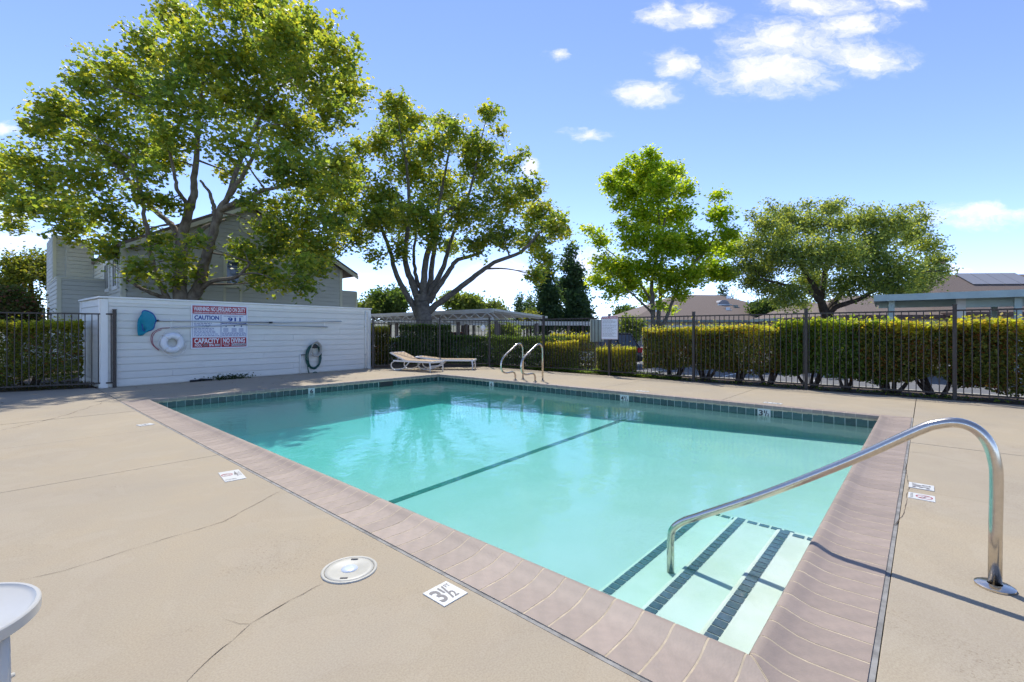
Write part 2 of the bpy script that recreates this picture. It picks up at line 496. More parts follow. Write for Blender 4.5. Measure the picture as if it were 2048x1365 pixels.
def build_ground():
    MBG = MB(); MBG.add([(-4000, -4000, -0.7), (4000, -4000, -0.7), (4000, 4000, -0.7), (-4000, 4000, -0.7)], [(0, 1, 2, 3)])
    # leave the pool basin free: four sheets around it
    m = MB()
    a, b, c, d = -6000, X0 - 2, X1 + 1.5, 6000
    e, f, g, h = -6000, Y0 - 2, Y1 + 1.5, 6000
    for (p, q, r, s_) in ((a, b, e, h), (c, d, e, h), (b, c, e, f), (b, c, g, h)):
        m.add([(p, r, -0.62), (q, r, -0.62), (q, s_, -0.62), (p, s_, -0.62)], [(0, 1, 2, 3)])
    tag(put('ground', m, 'ground'), kind='structure')
    m = MB().box(14.3, 64, -40, 62, -0.60, -0.45)
    tag(put('parking_lot', m, 'asphalt'), kind='structure')
    # painted stall lines on the asphalt
    ml = MB()
    for y in range(-12, 30, 3):
        ml.add([(19.5, y, -0.446), (24.5, y, -0.446), (24.5, y + 0.1, -0.446), (19.5, y + 0.1, -0.446)], [(0, 1, 2, 3)])
    tag(put('stall_lines', ml, 'marker_white'), kind='structure')
    # planting bed beyond the fences with its kerb
    m = MB()
    bx = [(12.56, -6), (14.1, -6), (14.1, 19.5), (8.9, 19.5), (8.9, 15.12), (9.22, 15.06), (12.56, 12.44)]
    m.prism(bx, -0.6, -0.03)
    tag(put('planting_bed', m, 'soil'), kind='structure')
    put('kerb', MB().box(14.102, 14.25, -6, 19.5, -0.6, 0.0), 'kerb', bpy.data.objects['planting_bed'], bevel=0.015)
    m = MB(); m.prism([(-9, 16.6), (2.0, 14.74), (2.0, 24), (-9, 24)], -0.6, -0.02)
    tag(put('planting_bed', m, 'soil'), kind='structure')
    m = MB().box(2.02, 8.88, 16.9, 46, -0.6, -0.03)
    tag(put('lawn_strip', m, 'soil'), kind='structure')


def build_deck():
    deck = put('pool_deck', MB().prism([(-7, -7), (12.5, -7), (12.5, Y0 - CW - 0.06), (-7, Y0 - CW - 0.06)], -0.4, -0.07), 'grout')
    tag(deck, kind='structure')
    m = MB()
    m.prism([(-7, Y0 - CW - 0.06), (X0 - CW - 0.06, Y0 - CW - 0.06), (X0 - CW - 0.06, 15.0), (-7, 16.4)], -0.4, -0.07)
    m.prism([(X0 - CW - 0.06, Y1 + CW + 0.06), (12.5, Y1 + CW + 0.06), (12.5, 12.4), (9.22, 14.96), (X0 - CW - 0.06, 14.9)], -0.4, -0.07)
    m.prism([(X1 + CW + 0.06, Y0 - CW - 0.06), (12.5, Y0 - CW - 0.06), (12.5, Y1 + CW + 0.06), (X1 + CW + 0.06, Y1 + CW + 0.06)], -0.4, -0.07)
    put('sub_base', m, 'grout', deck)
    xo0, xo1, yo0, yo1 = X0 - CW, X1 + CW, Y0 - CW, Y1 + CW
    g = 0.022   # caulk strip next to the coping
    cells = []
    for ya, yb in ((-7, -4.6), (-4.6, -2.2), (-2.2, yo0), (yo0, 5.78), (5.78, 7.94), (7.94, yo1 - 1.6), (yo1 - 1.6, yo1), (yo1, 17)):
        cells += [(-7, -2.2, ya, yb), (-2.2, xo0 - (g if yo0 <= ya < yo1 else 0), ya, yb)]
    for ya, yb in ((-7, -2.6), (-2.6, yo0 - g)):
        for xa, xb in ((xo0, 5.236), (5.236, 7.45), (7.45, xo1), (xo1, 12.55)):
            cells.append((xa, xb, ya, yb))
    for ya, yb in ((yo0 - g, 3.0), (3.0, 5.80), (5.80, 8.6), (8.6, yo1)):
        cells.append((xo1 + (0.004), 12.55, ya, yb))
    for xa, xb in ((xo0, 5.6), (5.6, xo1), (xo1, 12.55)):
        cells.append((xa, xb, yo1, 16))
    j = 0.004
    dn = Vector((-(DIAG_B - DIAG_A).y, (DIAG_B - DIAG_A).x, 0)).normalized()
    if dn.y < 0: dn = -dn
    wn = Vector((-WDIR.y, WDIR.x, 0))
    ld = (LEFT_B - LEFT_A).normalized(); ln = Vector((ld.y, -ld.x, 0))
    if ln.y < 0: ln = -ln
    for (xa, xb, ya, yb) in cells:
        p = [(xa + j, ya + j), (xb - j, ya + j), (xb - j, yb - j), (xa + j, yb - j)]
        p = clip_poly(p, dn.x, dn.y, dn.dot(DIAG_A) + 0.04)
        if p and xa >= xo0:
            p = clip_poly(p, wn.x, wn.y, wn.dot(WALL_A) + 0.05)
        elif p:
            p = clip_poly(p, ln.x, ln.y, ln.dot(LEFT_A) + 0.12)
        if len(p) > 2:
            put('concrete_slab', MB().prism(p, -0.1, random.uniform(-0.0012, 0.0012)), CONC, deck, bevel=0.004)
    # grey caulk between slabs and coping on the three nearer sides
    m = MB()
    m.box(xo0 - g, xo0, yo0 - g, yo1, -0.06, -0.003)
    m.box(xo0, xo1 + 0.0, yo0 - g, yo0, -0.06, -0.0035)
    put('caulk_joint', m, 'caulk', deck)
    # cracks
    def crack(pts, w=0.004, seed=1, wob=0.02):
        rnd = random.Random(seed)
        P = [ground(*p) for p in pts]
        Q = []
        for a, b in zip(P[:-1], P[1:]):
            n = max(2, int((b - a).length / 0.05))
            for i in range(n):
                t = i / n
                Q.append(a.lerp(b, t))
        Q.append(P[-1])
        v = []
        off = 0
        for i, q in enumerate(Q):
            d = (Q[min(i + 1, len(Q) - 1)] - Q[max(i - 1, 0)]).normalized()
            s_ = Vector((-d.y, d.x, 0))
            off = off * 0.7 + rnd.uniform(-wob, wob)
            ww = w * rnd.uniform(0.15, 1.0) * (0.3 if i in (0, len(Q) - 1) else 1)
            v += [q + s_ * (off + ww / 2), q + s_ * (off - ww / 2)]
        v = [(p.x, p.y, 0.0026) for p in v]
        put('crack', MB().add(v, [(2 * i, 2 * i + 1, 2 * i + 3, 2 * i + 2) for i in range(len(Q) - 1)]), 'crack', deck)
    crack([(371, 1365), (420, 1318), (504, 1248), (560, 1213), (645, 1168)], 0.005, 1, 0.006)
    crack([(30, 1164), (125, 1144), (240, 1108), (330, 1078), (450, 1044), (564, 981)], 0.004, 2, 0.008)
    crack([(0, 861), (80, 845), (150, 826), (205, 806)], 0.012, 3, 0.02)
    crack([(1812, 922), (1812, 950), (1816, 978), (1812, 1010), (1806, 1035), (1788, 1052)], 0.007, 4, 0.006)
    crack([(1815, 905), (1850, 907), (1895, 918), (1960, 930)], 0.005, 5, 0.01)
    crack([(447, 1240), (480, 1248), (504, 1248)], 0.002, 6, 0.004)
    # fallen bits along the far joint
    m = MB(); rnd = random.Random(4)
    for _ in range(170):
        k = rnd.random()
        if k < 0.55:
            y = rnd.uniform(-2, 12); p = Vector((FX - abs(rnd.gauss(0, 0.12)) - 0.13, y, 0))
        else:
            p = Vector((rnd.uniform(-2, 9), rnd.uniform(11.7, 14.4), 0))
        a = rnd.uniform(0, 6.3); l = rnd.uniform(0.015, 0.05)
        d = Vector((math.cos(a), math.sin(a), 0)) * l; s_ = Vector((-d.y, d.x, 0)) * 0.5
        m.add([p + Vector((0, 0, 0.004)), p + d * .5 + s_ + Vector((0, 0, 0.012)), p + d + Vector((0, 0, 0.006)), p + d * .5 - s_ + Vector((0, 0, 0.005))], [(0, 1, 2, 3)])
    tag(put('leaf_litter', m, 'litter'), 'dry leaf bits scattered on the deck along wall and fence', 'leaf litter', kind='stuff')


def build_pool():
    pool = bpy.data.objects.new('swimming_pool', None); col.objects.link(pool)
    tag(pool, kind='structure')
    e = 0.012
    ax0, ax1, ay0, ay1 = X0 - e, X1 + e, Y0 - e, Y1 + e
    # floor as a gently dished grid, walls rounded into it
    nx, ny = 14, 20
    vs = []; fs = []
    for jy in range(ny + 1):
        for ix in range(nx + 1):
            x = ax0 + (ax1 - ax0) * ix / nx; y = ay0 + (ay1 - ay0) * jy / ny
            vs.append((x, y, floor_z(x, y)))
    for jy in range(ny):
        for ix in range(nx):
            a = jy * (nx + 1) + ix
            fs.append((a, a + 1, a + nx + 2, a + nx + 1))
    put('pool_floor', MB().add(vs, fs), 'plaster', pool, smooth=True)
    m = MB()
    ring = [(ax0, ay0), (ax1, ay0), (ax1, ay1), (ax0, ay1)]
    for i in range(4):
        p, q = ring[i], ring[(i + 1) % 4]
        n = 12
        for k in range(n):
            a = (p[0] + (q[0] - p[0]) * k / n, p[1] + (q[1] - p[1]) * k / n); b = (p[0] + (q[0] - p[0]) * (k + 1) / n, p[1] + (q[1] - p[1]) * (k + 1) / n)
            m.add([(a[0], a[1], -1.3), (b[0], b[1], -1.3), (b[0], b[1], -0.03), (a[0], a[1], -0.03)], [(0, 3, 2, 1)])
    put('pool_wall', m, 'plaster', pool)
    # grout bed behind the waterline tiles, then each tile
    th = 0.128
    tz = -0.112
    m = MB()
    m.box(ax0 + .0, ax1, ay1 - 0.002, ay1 + 0.05, -0.20, -0.03).box(ax1 - 0.002, ax1 + 0.05, ay0, ay1, -0.20, -0.03)
    put('tile_bed', m, 'tile_grout', pool)
    tm = MB().box(-0.068, 0.068, -0.006, 0.0, -th / 2, th / 2).mesh('tile'); tm.materials.append(MATS['band_tile'])
    tm2 = MB().box(-0.068, 0.068, -0.006, 0.0, -th / 2, th / 2).mesh('tile'); tm2.materials.append(MATS['band_tile_b'])
    rnd = random.Random(2)
    mark_ab = {round((ray_plane(623, 783, (0, ay1, 0), (0, 1, 0)).x - ax0) / 0.1485)}
    skim = (ray_plane(759, 765, (0, ay1, 0), (0, 1, 0)).x, ray_plane(785, 765, (0, ay1, 0), (0, 1, 0)).x)
    n = int((ax1 - ax0) / 0.1485)
    for k in range(n):
        x = ax0 + 0.0745 + k * 0.1485
        if skim[0] - .05 < x < skim[1] + .05:
            continue
        put('tile', rnd.choice((tm, tm2)), None, pool, (x, ay1 - 0.002, tz + rnd.uniform(-.001, .001)), (0, 0, rnd.uniform(-.01, .01)))
    sx = (skim[0] + skim[1]) / 2
    o = put('skimmer_mouth', MB().box(skim[0], skim[1], ay1 - 0.012, ay1 - 0.004, -0.185, -0.05), 'black_plastic', pool)
    put('skimmer_frame', MB().box(skim[0] - .02, skim[0], ay1 - 0.02, ay1 - .002, -0.19, -0.045).box(skim[1], skim[1] + .02, ay1 - 0.02, ay1 - .002, -0.19, -0.045), 'band_tile', pool)
    n = int((ay1 - ay0) / 0.1485)
    for k in range(n):
        y = ay0 + 0.0745 + k * 0.1485
        put('tile', rnd.choice((tm, tm2)), None, pool, (ax1 - 0.002, y, tz + rnd.uniform(-.001, .001)), (0, 0, R_(-90) + rnd.uniform(-.01, .01)))
    # depth markers on the tile band
    def marker(u, v, side, txt, w):
        if side == 'far_left':
            p = ray_plane(u, v, (0, ay1 - .009, 0), (0, 1, 0)); rz = 0
        else:
            p = ray_plane(u, v, (ax1 - .009, 0, 0), (1, 0, 0)); rz = R_(-90)
        e_ = put('depth_tile', MB().box(-w / 2, w / 2, -0.004, 0, -0.075, 0.075), 'marker_white', pool, (p.x, p.y, -0.112), (0, 0, rz), bevel=0.002)
        for s_, x, z, ww, hh in txt:
            put('numeral', text_mesh(s_, ww, hh, 0.03), 'marker_ink', e_, (x, -0.0055, z), (R_(90), 0, 0))
    marker(623, 783, 'far_left', [('6', -.04, -.05, .08, .1)], 0.165)
    marker(983, 771, 'far_right', [('6', -.04, -.05, .08, .1)], 0.165)
    marker(1249, 797, 'far_right', [('4', -.085, -.05, .07, .1), ('1', .0, .0, .02, .05), ('/', .015, -.05, .04, .1), ('2', .05, -.05, .035, .05)], 0.21)
    marker(1528, 825, 'far_right', [('3', -.085, -.05, .07, .1), ('1', .0, .0, .02, .05), ('/', .015, -.05, .04, .1), ('2', .05, -.05, .035, .05)], 0.21)
    # steps: three wrapping treads beside the near corner
    steps = [(4.36, 0.93, -0.285), (4.72, 1.36, -0.405), (5.02, 1.78, -0.525)]
    tl = MB().box(-0.0335, 0.0335, -0.034, 0.034, 0, 0.004).mesh('step_tile'); tl.materials.append(MATS['step_tile'])
    for i, (xe, ye, z) in enumerate(steps):
        st = put('step', MB().box(ax0 + 0.004 + i * 0.003, xe, ay0 + 0.004 + i * 0.003, ye, -1.2, z), 'step_plaster', pool, bevel=0.02)
        n = int((xe - 0.02 - ax0) / 0.079)
        for k in range(n):
            put('step_tile', tl, None, st, (xe - 0.065 - k * 0.079, ye - 0.07, z + 0.001))
        n = int((ye - 0.15 - ay0) / 0.10)
        n = min(n, 4)
        for k in range(n):
            put('step_tile', tl, None, st, (xe - 0.07, ye - 0.17 - k * 0.098, z + 0.001), (0, 0, R_(90)), scale=(1.15, 0.8, 1))
    # dark line of tile across the floor
    y = 4.86
    lt = MB().box(-0.07, 0.07, -0.055, 0.055, 0, 0.006).mesh('line_tile'); lt.materials.append(MATS['band_tile'])
    k = 0
    while ax0 + 0.08 + k * 0.148 < ax1:
        x = ax0 + 0.08 + k * 0.148
        put('line_tile', lt, None, pool, (x, y + 0.05 * (x - 2) / 7, floor_z(x, y) + 0.002), (0, R_(-1.6), 0))
        k += 1
    # coping stones, one by one
    prof = [(0, 0.002), (.19, -0.002), (.255, 0.004), (.30, 0.018), (.332, 0.030), (.355, 0.033), (.37, 0.028), (.38, 0.012), (.379, -0.03), (.35, -0.045), (0, -0.045)]
    n = len(prof)
    def stone(t0, t1, mitre=False):
        v = [(t0, s_ - CW, z) for s_, z in prof] + [((t1 if not mitre else t0 + max(0.0, CW - s_ - t1)), s_ - CW, z) for s_, z in prof]
        f = [(i, (i + 1) % n, n + (i + 1) % n, n + i) for i in range(n)] + [tuple(range(n - 1, -1, -1)), tuple(range(n, 2 * n))]
        return MB().add(v, [tuple(reversed(q)) for q in f])
    bed = MB()
    for (xa, xb, ya, yb) in ((X0 - CW + .003, X0 - .004, Y0 - CW + .003, Y1 + CW - .003), (X1 + .004, X1 + CW - .003, Y0 - CW + .003, Y1 + CW - .003)):
        bed.box(xa, xb, ya, yb, -0.055, -0.0065)
    for (ya, yb) in ((Y0 - CW + .003, Y0 - .004), (Y1 + .004, Y1 + CW - .003)):
        bed.box(X0 - .004, X1 + .004, ya, yb, -0.055, -0.0065)
    lipb = stone(0, 1).v
    put('coping_grout', bed, 'grout', pool)
    sides = [((X0, Y1), (0, -1), Y1 - Y0), ((X0, Y0), (1, 0), X1 - X0), ((X1, Y0), (0, 1), Y1 - Y0), ((X1, Y1), (-1, 0), X1 - X0)]
    for (ox, oy), (dx, dy), L in sides:
        N_ = round(L / 0.148); pit = L / N_
        sm = stone(0.0048, pit - 0.0048).mesh('coping_stone'); sm.materials.append(MATS['coping']); sm.polygons.foreach_set('use_smooth', [True] * len(sm.polygons)); sm.set_sharp_from_angle(angle=R_(38))
        gm = stone(0.0, L)
        gm.v = [(p[0], p[1] + (-0.0010 if p[1] > -0.2 else 0.0), p[2] - 0.0010) for p in gm.v]
        rz = math.atan2(dy, dx)
        auto_smooth(put('grout_line', gm, 'grout', pool, (ox, oy, 0), (0, 0, rz)), 38)
        for k in range(N_):
            put('coping_stone', sm, None, pool, (ox + dx * k * pit, oy + dy * k * pit, rnd.uniform(-.0003, .0003)), (0, rnd.uniform(-.0008, .0008), rz))
        cm = stone(0.004, 0.0105, True)
        gg = stone(0.0, 0, True); gg.v = [(p[0], p[1] - .001, p[2] - .001) for p in gg.v]
        put('corner_grout', gg, 'grout', pool, (ox + dx * L, oy + dy * L, 0.0), (0, 0, rz))
        gg = stone(0.0, 0, True); gg.v = [(-p[0], p[1] - .001, p[2] - .0012) for p in gg.v]; gg.f = [tuple(reversed(q)) for q in gg.f]
        put('corner_grout', gg, 'grout', pool, (ox, oy, 0.0), (0, 0, rz))
        auto_smooth(put('coping_corner', cm, 'coping', pool, (ox + dx * L, oy + dy * L, 0.0), (0, 0, rz)), 38)
        cm2 = stone(0.004, 0.0105, True); cm2.v = [(-p[0], p[1], p[2]) for p in cm2.v]; cm2.f = [tuple(reversed(q)) for q in cm2.f]
        auto_smooth(put('coping_corner', cm2, 'coping', pool, (ox, oy, 0.0004), (0, 0, rz)), 38)
    # water body (fills the basin, a little into the walls)
    w = MB().box(ax0 - 0.03, ax1 + 0.03, ay0 - 0.03, ay1 + 0.03, -1.25, WATER_Z)
    tag(put('pool_water', w, WATER), kind='structure')
    # fitting on the far wall
    return pool


# ------------------------------------------------------------------ leaves and wood
TPL = {
    'maple': ([(0, 0, 0), (-.50, .18, .06), (-.24, .42, .03), (-.46, .80, .10), (0, 1.05, -.03), (.46, .80, .10), (.24, .42, .03), (.50, .18, .06)], [(0, 4, 3, 2, 1), (0, 7, 6, 5, 4)]),
    'oval': ([(0, 0, 0), (-.27, .45, .08), (0, 1, -.02), (.27, .45, .08)], [(0, 2, 1), (0, 3, 2)]),
    'quad': ([(0, 0, 0), (-.35, .5, .05), (0, 1, 0), (.35, .5, .05)], [(0, 3, 2, 1)]),
}


def leaves(name, P, size, cols, m, parent=None, tpl='maple', seed=0, up=0.5, kind=None):
    rng = np.random.default_rng(seed)
    n = len(P)
    T = np.array(TPL[tpl][0]); F = TPL[tpl][1]; K = len(T)
    nrm = rng.normal(size=(n, 3)); nrm /= np.linalg.norm(nrm, axis=1)[:, None]
    nrm[:, 2] = np.abs(nrm[:, 2]) + up
    nrm /= np.linalg.norm(nrm, axis=1)[:, None]
    d = rng.normal(size=(n, 3)); d -= nrm * (d * nrm).sum(1)[:, None]; d /= np.linalg.norm(d, axis=1)[:, None]
    s = np.cross(nrm, d)
    sz = size * (0.45 + 0.9 * rng.random(n) ** 0.8)
    V = P[:, None, :] + sz[:, None, None] * (T[None, :, 0, None] * s[:, None, :] + (T[None, :, 1, None] - .4) * d[:, None, :] + T[None, :, 2, None] * nrm[:, None, :])
    me = bpy.data.meshes.new(name)
    me.vertices.add(n * K); me.vertices.foreach_set('co', V.reshape(-1).astype(np.float32))
    idx = []; tot = []
    for f in F:
        tot.append(len(f))
    lp = np.concatenate([np.array(f) for f in F])
    loops = (np.arange(n)[:, None] * K + lp[None, :]).reshape(-1)
    tots = np.tile(np.array(tot), n)
    starts = np.concatenate([[0], np.cumsum(tots)[:-1]])
    me.loops.add(len(loops)); me.loops.foreach_set('vertex_index', loops.astype(np.int32))
    me.polygons.add(len(tots)); me.polygons.foreach_set('loop_start', starts.astype(np.int32)); me.polygons.foreach_set('loop_total', tots.astype(np.int32))
    me.update(calc_edges=True)
    a = me.attributes.new('Col', 'FLOAT_COLOR', 'POINT')
    C = np.ones((n, K, 4), np.float32); C[:, :, :3] = np.clip(cols, 0.004, 1)[:, None, :]
    a.data.foreach_set('color', C.reshape(-1))
    o = put(name, me, m, parent, world=True)
    if kind:
        o['kind'] = kind
    return o


def pal(rng, n, groups, palette, jit=0.18):
    """per-sprig colour from the palette with per-leaf jitter"""
    pa = np.array(palette)
    ng = groups.max() + 1
    gi = rng.integers(0, len(pa), ng); gj = rng.integers(0, len(pa), ng); gt = rng.random(ng)[:, None]
    gc = pa[gi] * gt + pa[gj] * (1 - gt)
    c = gc[groups] * rng.uniform(1 - jit, 1 + jit, (n, 1))
    k = rng.random(n) < 0.25
    c[k] = pa[rng.integers(0, len(pa), k.sum())]
    return c


def crown_points(rng, blobs, n, sprig=0.25, per=14, shell=0.5, flat=0.85):
    B = np.array(blobs)
    w = B[:, 3] ** 1.9; w /= w.sum()
    ns = n // per
    bi = rng.choice(len(B), ns, p=w)
    d = rng.normal(size=(ns, 3)); d /= np.linalg.norm(d, axis=1)[:, None]
    rad = B[bi, 3] * rng.random(ns) ** shell * rng.uniform(.85, 1.1, ns)
    rad = np.where(rng.random(ns) < .16, rad * rng.uniform(1.0, 1.5, ns), rad)
    c = B[bi, :3] + d * rad[:, None] * np.array([1, 1, flat])
    g = np.repeat(np.arange(ns), per)
    P = c[g] + rng.normal(size=(ns * per, 3)) * sprig * np.array([1, 1, .7])
    return P, g


def smooth_path(pts, n=4):
    """Catmull-Rom"""
    P = [Vector(p) for p in pts]
    if len(P) < 3:
        return P
    Q = [P[0] * 2 - P[1]] + P + [P[-1] * 2 - P[-2]]
    out = []
    for i in range(1, len(Q) - 2):
        for k in range(n):
            t = k / n
            a, b, c, d = Q[i - 1], Q[i], Q[i + 1], Q[i + 2]
            out.append(0.5 * ((2 * b) + (c - a) * t + (2 * a - 5 * b + 4 * c - d) * t * t + (3 * b - a - 3 * c + d) * t ** 3))
    out.append(P[-1])
    return out


def build_tree(name, label, depth, limbs, blobs, nleaf, leaf, palette, bark, seed, spread, base_z=-0.45, group=None, tpl='maple', m=None, sprig=0.21, per=16, up=0.5, extra_twigs=1, rs=0.86, shell=0.5):
    """limbs: list of (list of (u, v, depth offset), r0, r1). blobs: (u, v, radius in photo px)."""
    rng = np.random.default_rng(seed); rnd = random.Random(seed)
    b0 = limbs[0][0][0]
    base = at(b0[0], depth + b0[2]); base.z = base_z
    t = thing(name, label, 'tree', base, 0, group)
    mb = MB(); nodes = []
    for pts, r0, r1 in limbs:
        P = [at(u, depth + dd, v) for u, v, dd in pts]
        P = smooth_path(P, 5)
        P = [p + Vector((rnd.uniform(-1, 1), rnd.uniform(-1, 1), 0)) * 0.03 * min(1, i) for i, p in enumerate(P)]
        rr = [r0 + (r1 - r0) * (i / (len(P) - 1)) ** 0.8 for i in range(len(P))]
        mb.tube(P, rr, 10)
        nodes += [(p, r) for p, r in zip(P, rr)]
    put('trunk', mb, bark, t, world=True, smooth=True)
    B = []
    for (u, v, r) in blobs:
        dd = rnd.uniform(-1, 1) * spread
        c = at(u, depth + dd, v); rw = r * rs * (depth + dd) / FPX
        B.append((c.x, c.y, c.z, rw))
    tw = MB()
    nodes2 = list(nodes)
    order = sorted(B, key=lambda b: min((Vector(b[:3]) - p).length for p, _ in nodes))
    for b in order:
        c = Vector(b[:3])
        p, r = min(nodes2, key=lambda q: (q[0] - c).length + (2.0 if q[0].z > c.z + 0.5 else 0))
        mid = p.lerp(c, 0.5) + Vector((rnd.uniform(-.3, .3), rnd.uniform(-.3, .3), rnd.uniform(-.1, .35))) * min(1, (c - p).length * .3)
        path = smooth_path([p, mid, c], 4)
        r0 = min(r * 0.6, 0.02 + 0.012 * (c - p).length + 0.02 * b[3]) 
        rr = [r0 + (0.012 - r0) * (i / (len(path) - 1)) for i in range(len(path))]
        tw.tube(path, rr, 6, cap=False)
        nodes2 += [(q, s) for q, s in zip(path[3:], rr[3:])]
        for _ in range(3 * extra_twigs):
            e = c + Vector((rnd.gauss(0, 1), rnd.gauss(0, 1), rnd.gauss(.2, .8))).normalized() * b[3] * rnd.uniform(.6, 1.0)
            s0 = path[rnd.randint(len(path) // 2, len(path) - 1)]
            tw.tube([s0, s0.lerp(e, .5) + Vector((0, 0, .08)), e], [0.014, .010, .005], 4, cap=False)
    put('branches', tw, bark, t, world=True, smooth=True)['kind'] = 'stuff'
    P, g = crown_points(rng, B, nleaf, sprig, per, shell)
    leaves('crown', P, leaf, pal(rng, len(P), g, palette), m or MAPLE, t, tpl, seed, up)
    return t


# ------------------------------------------------------------------ hedges
def hedge(name, label, poly, z0, z1, n, leaf=0.07, tops=None, sides=None, seed=1, stems=0, cat='hedge', group=None, gaps=0.0, warm=0.25, rough=0.10):
    """poly: centre line [(x,y)...] with half widths -> (x,y,hw)."""
    rng = np.random.default_rng(seed); rnd = random.Random(seed)
    C = np.array(poly, float)
    seg = np.linalg.norm(np.diff(C[:, :2], axis=0), axis=1); cum = np.concatenate([[0], np.cumsum(seg)]); L = cum[-1]
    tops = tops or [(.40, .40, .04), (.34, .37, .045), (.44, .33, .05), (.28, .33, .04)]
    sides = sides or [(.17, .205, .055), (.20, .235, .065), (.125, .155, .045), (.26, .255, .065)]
    t = thing(name, label, cat, (C[:, 0].mean(), C[:, 1].mean(), -0.03), 0, group)
    hw0 = C[:, 2].mean(); n = int(n * 1.3)
    # pick surface points: front/back sides, ends, top, plus depth inside
    s = rng.random(n) * (L + 2 * hw0) - hw0
    w = rng.uniform(-1, 1, n)
    h = rng.random(n)
    face = rng.random(n)
    top = face < 0.30
    side = (face >= 0.30) & (face < 0.72)
    inner = face >= 0.72
    depth = np.abs(rng.normal(0, 0.10, n))
    hh = z1 - z0
    zz = np.where(top, z1 - depth * 0.8, z0 + h * hh)
    ww = np.where(side, np.sign(w) * (1 - depth / hw0 * 1.2), w)
    # rounded ends and shoulders
    sc = np.clip(s, 0, L)
    ex = np.abs(s - sc) / hw0
    ww = ww * np.sqrt(np.clip(1 - ex ** 2, 0.05, 1))
    x = np.interp(sc, cum, C[:, 0]); y = np.interp(sc, cum, C[:, 1]); hwv = np.interp(sc, cum, C[:, 2])
    k = np.clip(np.searchsorted(cum, sc, side='right') - 1, 0, len(seg) - 1)
    dx = np.diff(C[:, 0])[k] / seg[k]; dy = np.diff(C[:, 1])[k] / seg[k]
    over = s - sc
    lump = rough * (np.sin(s * 3.1 + seed) + np.sin(s * 7.3 + 1.7 * seed + zz * 4) * .6) * .5
    rr = 1 + lump / hw0
    taper = 1 - 0.35 * np.clip((z0 + 0.35 * hh - zz) / (0.35 * hh), 0, 1) * rng.random(n)
    P = np.stack([x - dy * ww * hwv * rr * taper + dx * over, y + dx * ww * hwv * rr * taper + dy * over, zz + lump * .5 * (zz - z0) / hh + rng.normal(0, .025, n)], 1)
    if gaps > 0:  # ragged lower edge
        low = z0 + hh * gaps * (0.5 + 0.5 * np.sin(s * 2.3 + seed * 2) * np.sin(s * 5.1))
        keep = P[:, 2] > low
        P = P[keep]; zz = zz[keep]; s = s[keep]
        n = len(P)
    sh_ = rng.random(n) < .035
    P[sh_, 2] = np.where(P[sh_, 2] > z1 - .25, z1 + rng.exponential(.045, sh_.sum()), P[sh_, 2])
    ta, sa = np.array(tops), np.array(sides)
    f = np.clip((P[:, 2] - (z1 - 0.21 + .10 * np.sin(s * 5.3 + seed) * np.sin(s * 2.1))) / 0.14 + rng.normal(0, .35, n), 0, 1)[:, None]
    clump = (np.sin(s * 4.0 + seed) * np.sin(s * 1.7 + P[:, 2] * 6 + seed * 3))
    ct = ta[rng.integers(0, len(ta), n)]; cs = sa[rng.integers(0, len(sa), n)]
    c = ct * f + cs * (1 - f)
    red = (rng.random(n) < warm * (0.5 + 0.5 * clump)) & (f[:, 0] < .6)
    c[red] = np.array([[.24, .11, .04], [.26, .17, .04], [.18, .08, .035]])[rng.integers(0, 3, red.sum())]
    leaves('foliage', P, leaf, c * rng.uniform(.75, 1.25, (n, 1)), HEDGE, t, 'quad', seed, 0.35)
    # woody stems
    mb = MB()
    for i in range(stems):
        sp = (i + 0.5 + rnd.uniform(-.25, .25)) / stems * L
        bx = float(np.interp(sp, cum, C[:, 0])); by = float(np.interp(sp, cum, C[:, 1]))
        for _ in range(rnd.randint(3, 5)):
            a = rnd.uniform(0, 6.28); l = rnd.uniform(.25, .6)
            e = Vector((bx + math.cos(a) * l * .55, by + math.sin(a) * l, z0 + rnd.uniform(.35, .8)))
            b = Vector((bx + math.cos(a) * .05, by + math.sin(a) * .08, -0.06))
            md = b.lerp(e, .45) + Vector((rnd.uniform(-.06, .06), rnd.uniform(-.06, .06), -.06))
            mb.tube(smooth_path([b, md, e], 3), [.05, .046, .042, .036, .03, .024, .02], 6)
    if stems:
        put('stems', mb, 'bark_dark', t, world=True, smooth=True)
    return t


# ------------------------------------------------------------------ fences
def fence(label, runs, seed=0):
    """runs: list of (a, b, [post fractions]); every post, rail and picket is a part"""
    rnd = random.Random(seed)
    t = thing('iron_fence', label, 'fence', runs[0][0])
    pk = MB().box(-.008, .008, -.008, .008, 0.10, 1.745).mesh('picket'); pk.materials.append(MATS['dark_steel'])
    po = MB().box(-.032, .032, -.032, .032, -0.04, 1.865).mesh('post')
    po.materials.append(MATS['dark_steel'])
    cp = MB().box(-.038, .038, -.038, .038, 1.865, 1.88).mesh('post_cap'); cp.materials.append(MATS['dark_steel'])
    seen = []
    for a, b, posts in runs:
        d = (b - a); L = d.length; d.normalize(); rz = math.atan2(d.y, d.x)
        for z in (0.12, 1.76):
            put('rail', MB().box(0, L, -.014, .014, z - .016, z + .016), 'dark_steel', t, a + Vector((0, 0, 0)), (0, 0, rz), world=True)
        ps = []
        for f in posts:
            p = a + d * L * f
            ps.append(L * f)
            if any((p - q).length < .05 for q in seen):
                continue
            seen.append(p)
            o = put('post', po, None, t, p, (0, 0, rz), world=True)
            put('post_cap', cp, None, o)
        n = int(L / 0.117)
        for k in range(n):
            s_ = (k + .5) * L / n
            if min([abs(s_ - q) for q in ps] + [9]) < .045:
                continue
            put('picket', pk, None, t, a + d * s_, (rnd.uniform(-.003, .003), rnd.uniform(-.003, .003), rz), world=True)
    return t


build_ground()
build_deck()
build_pool()


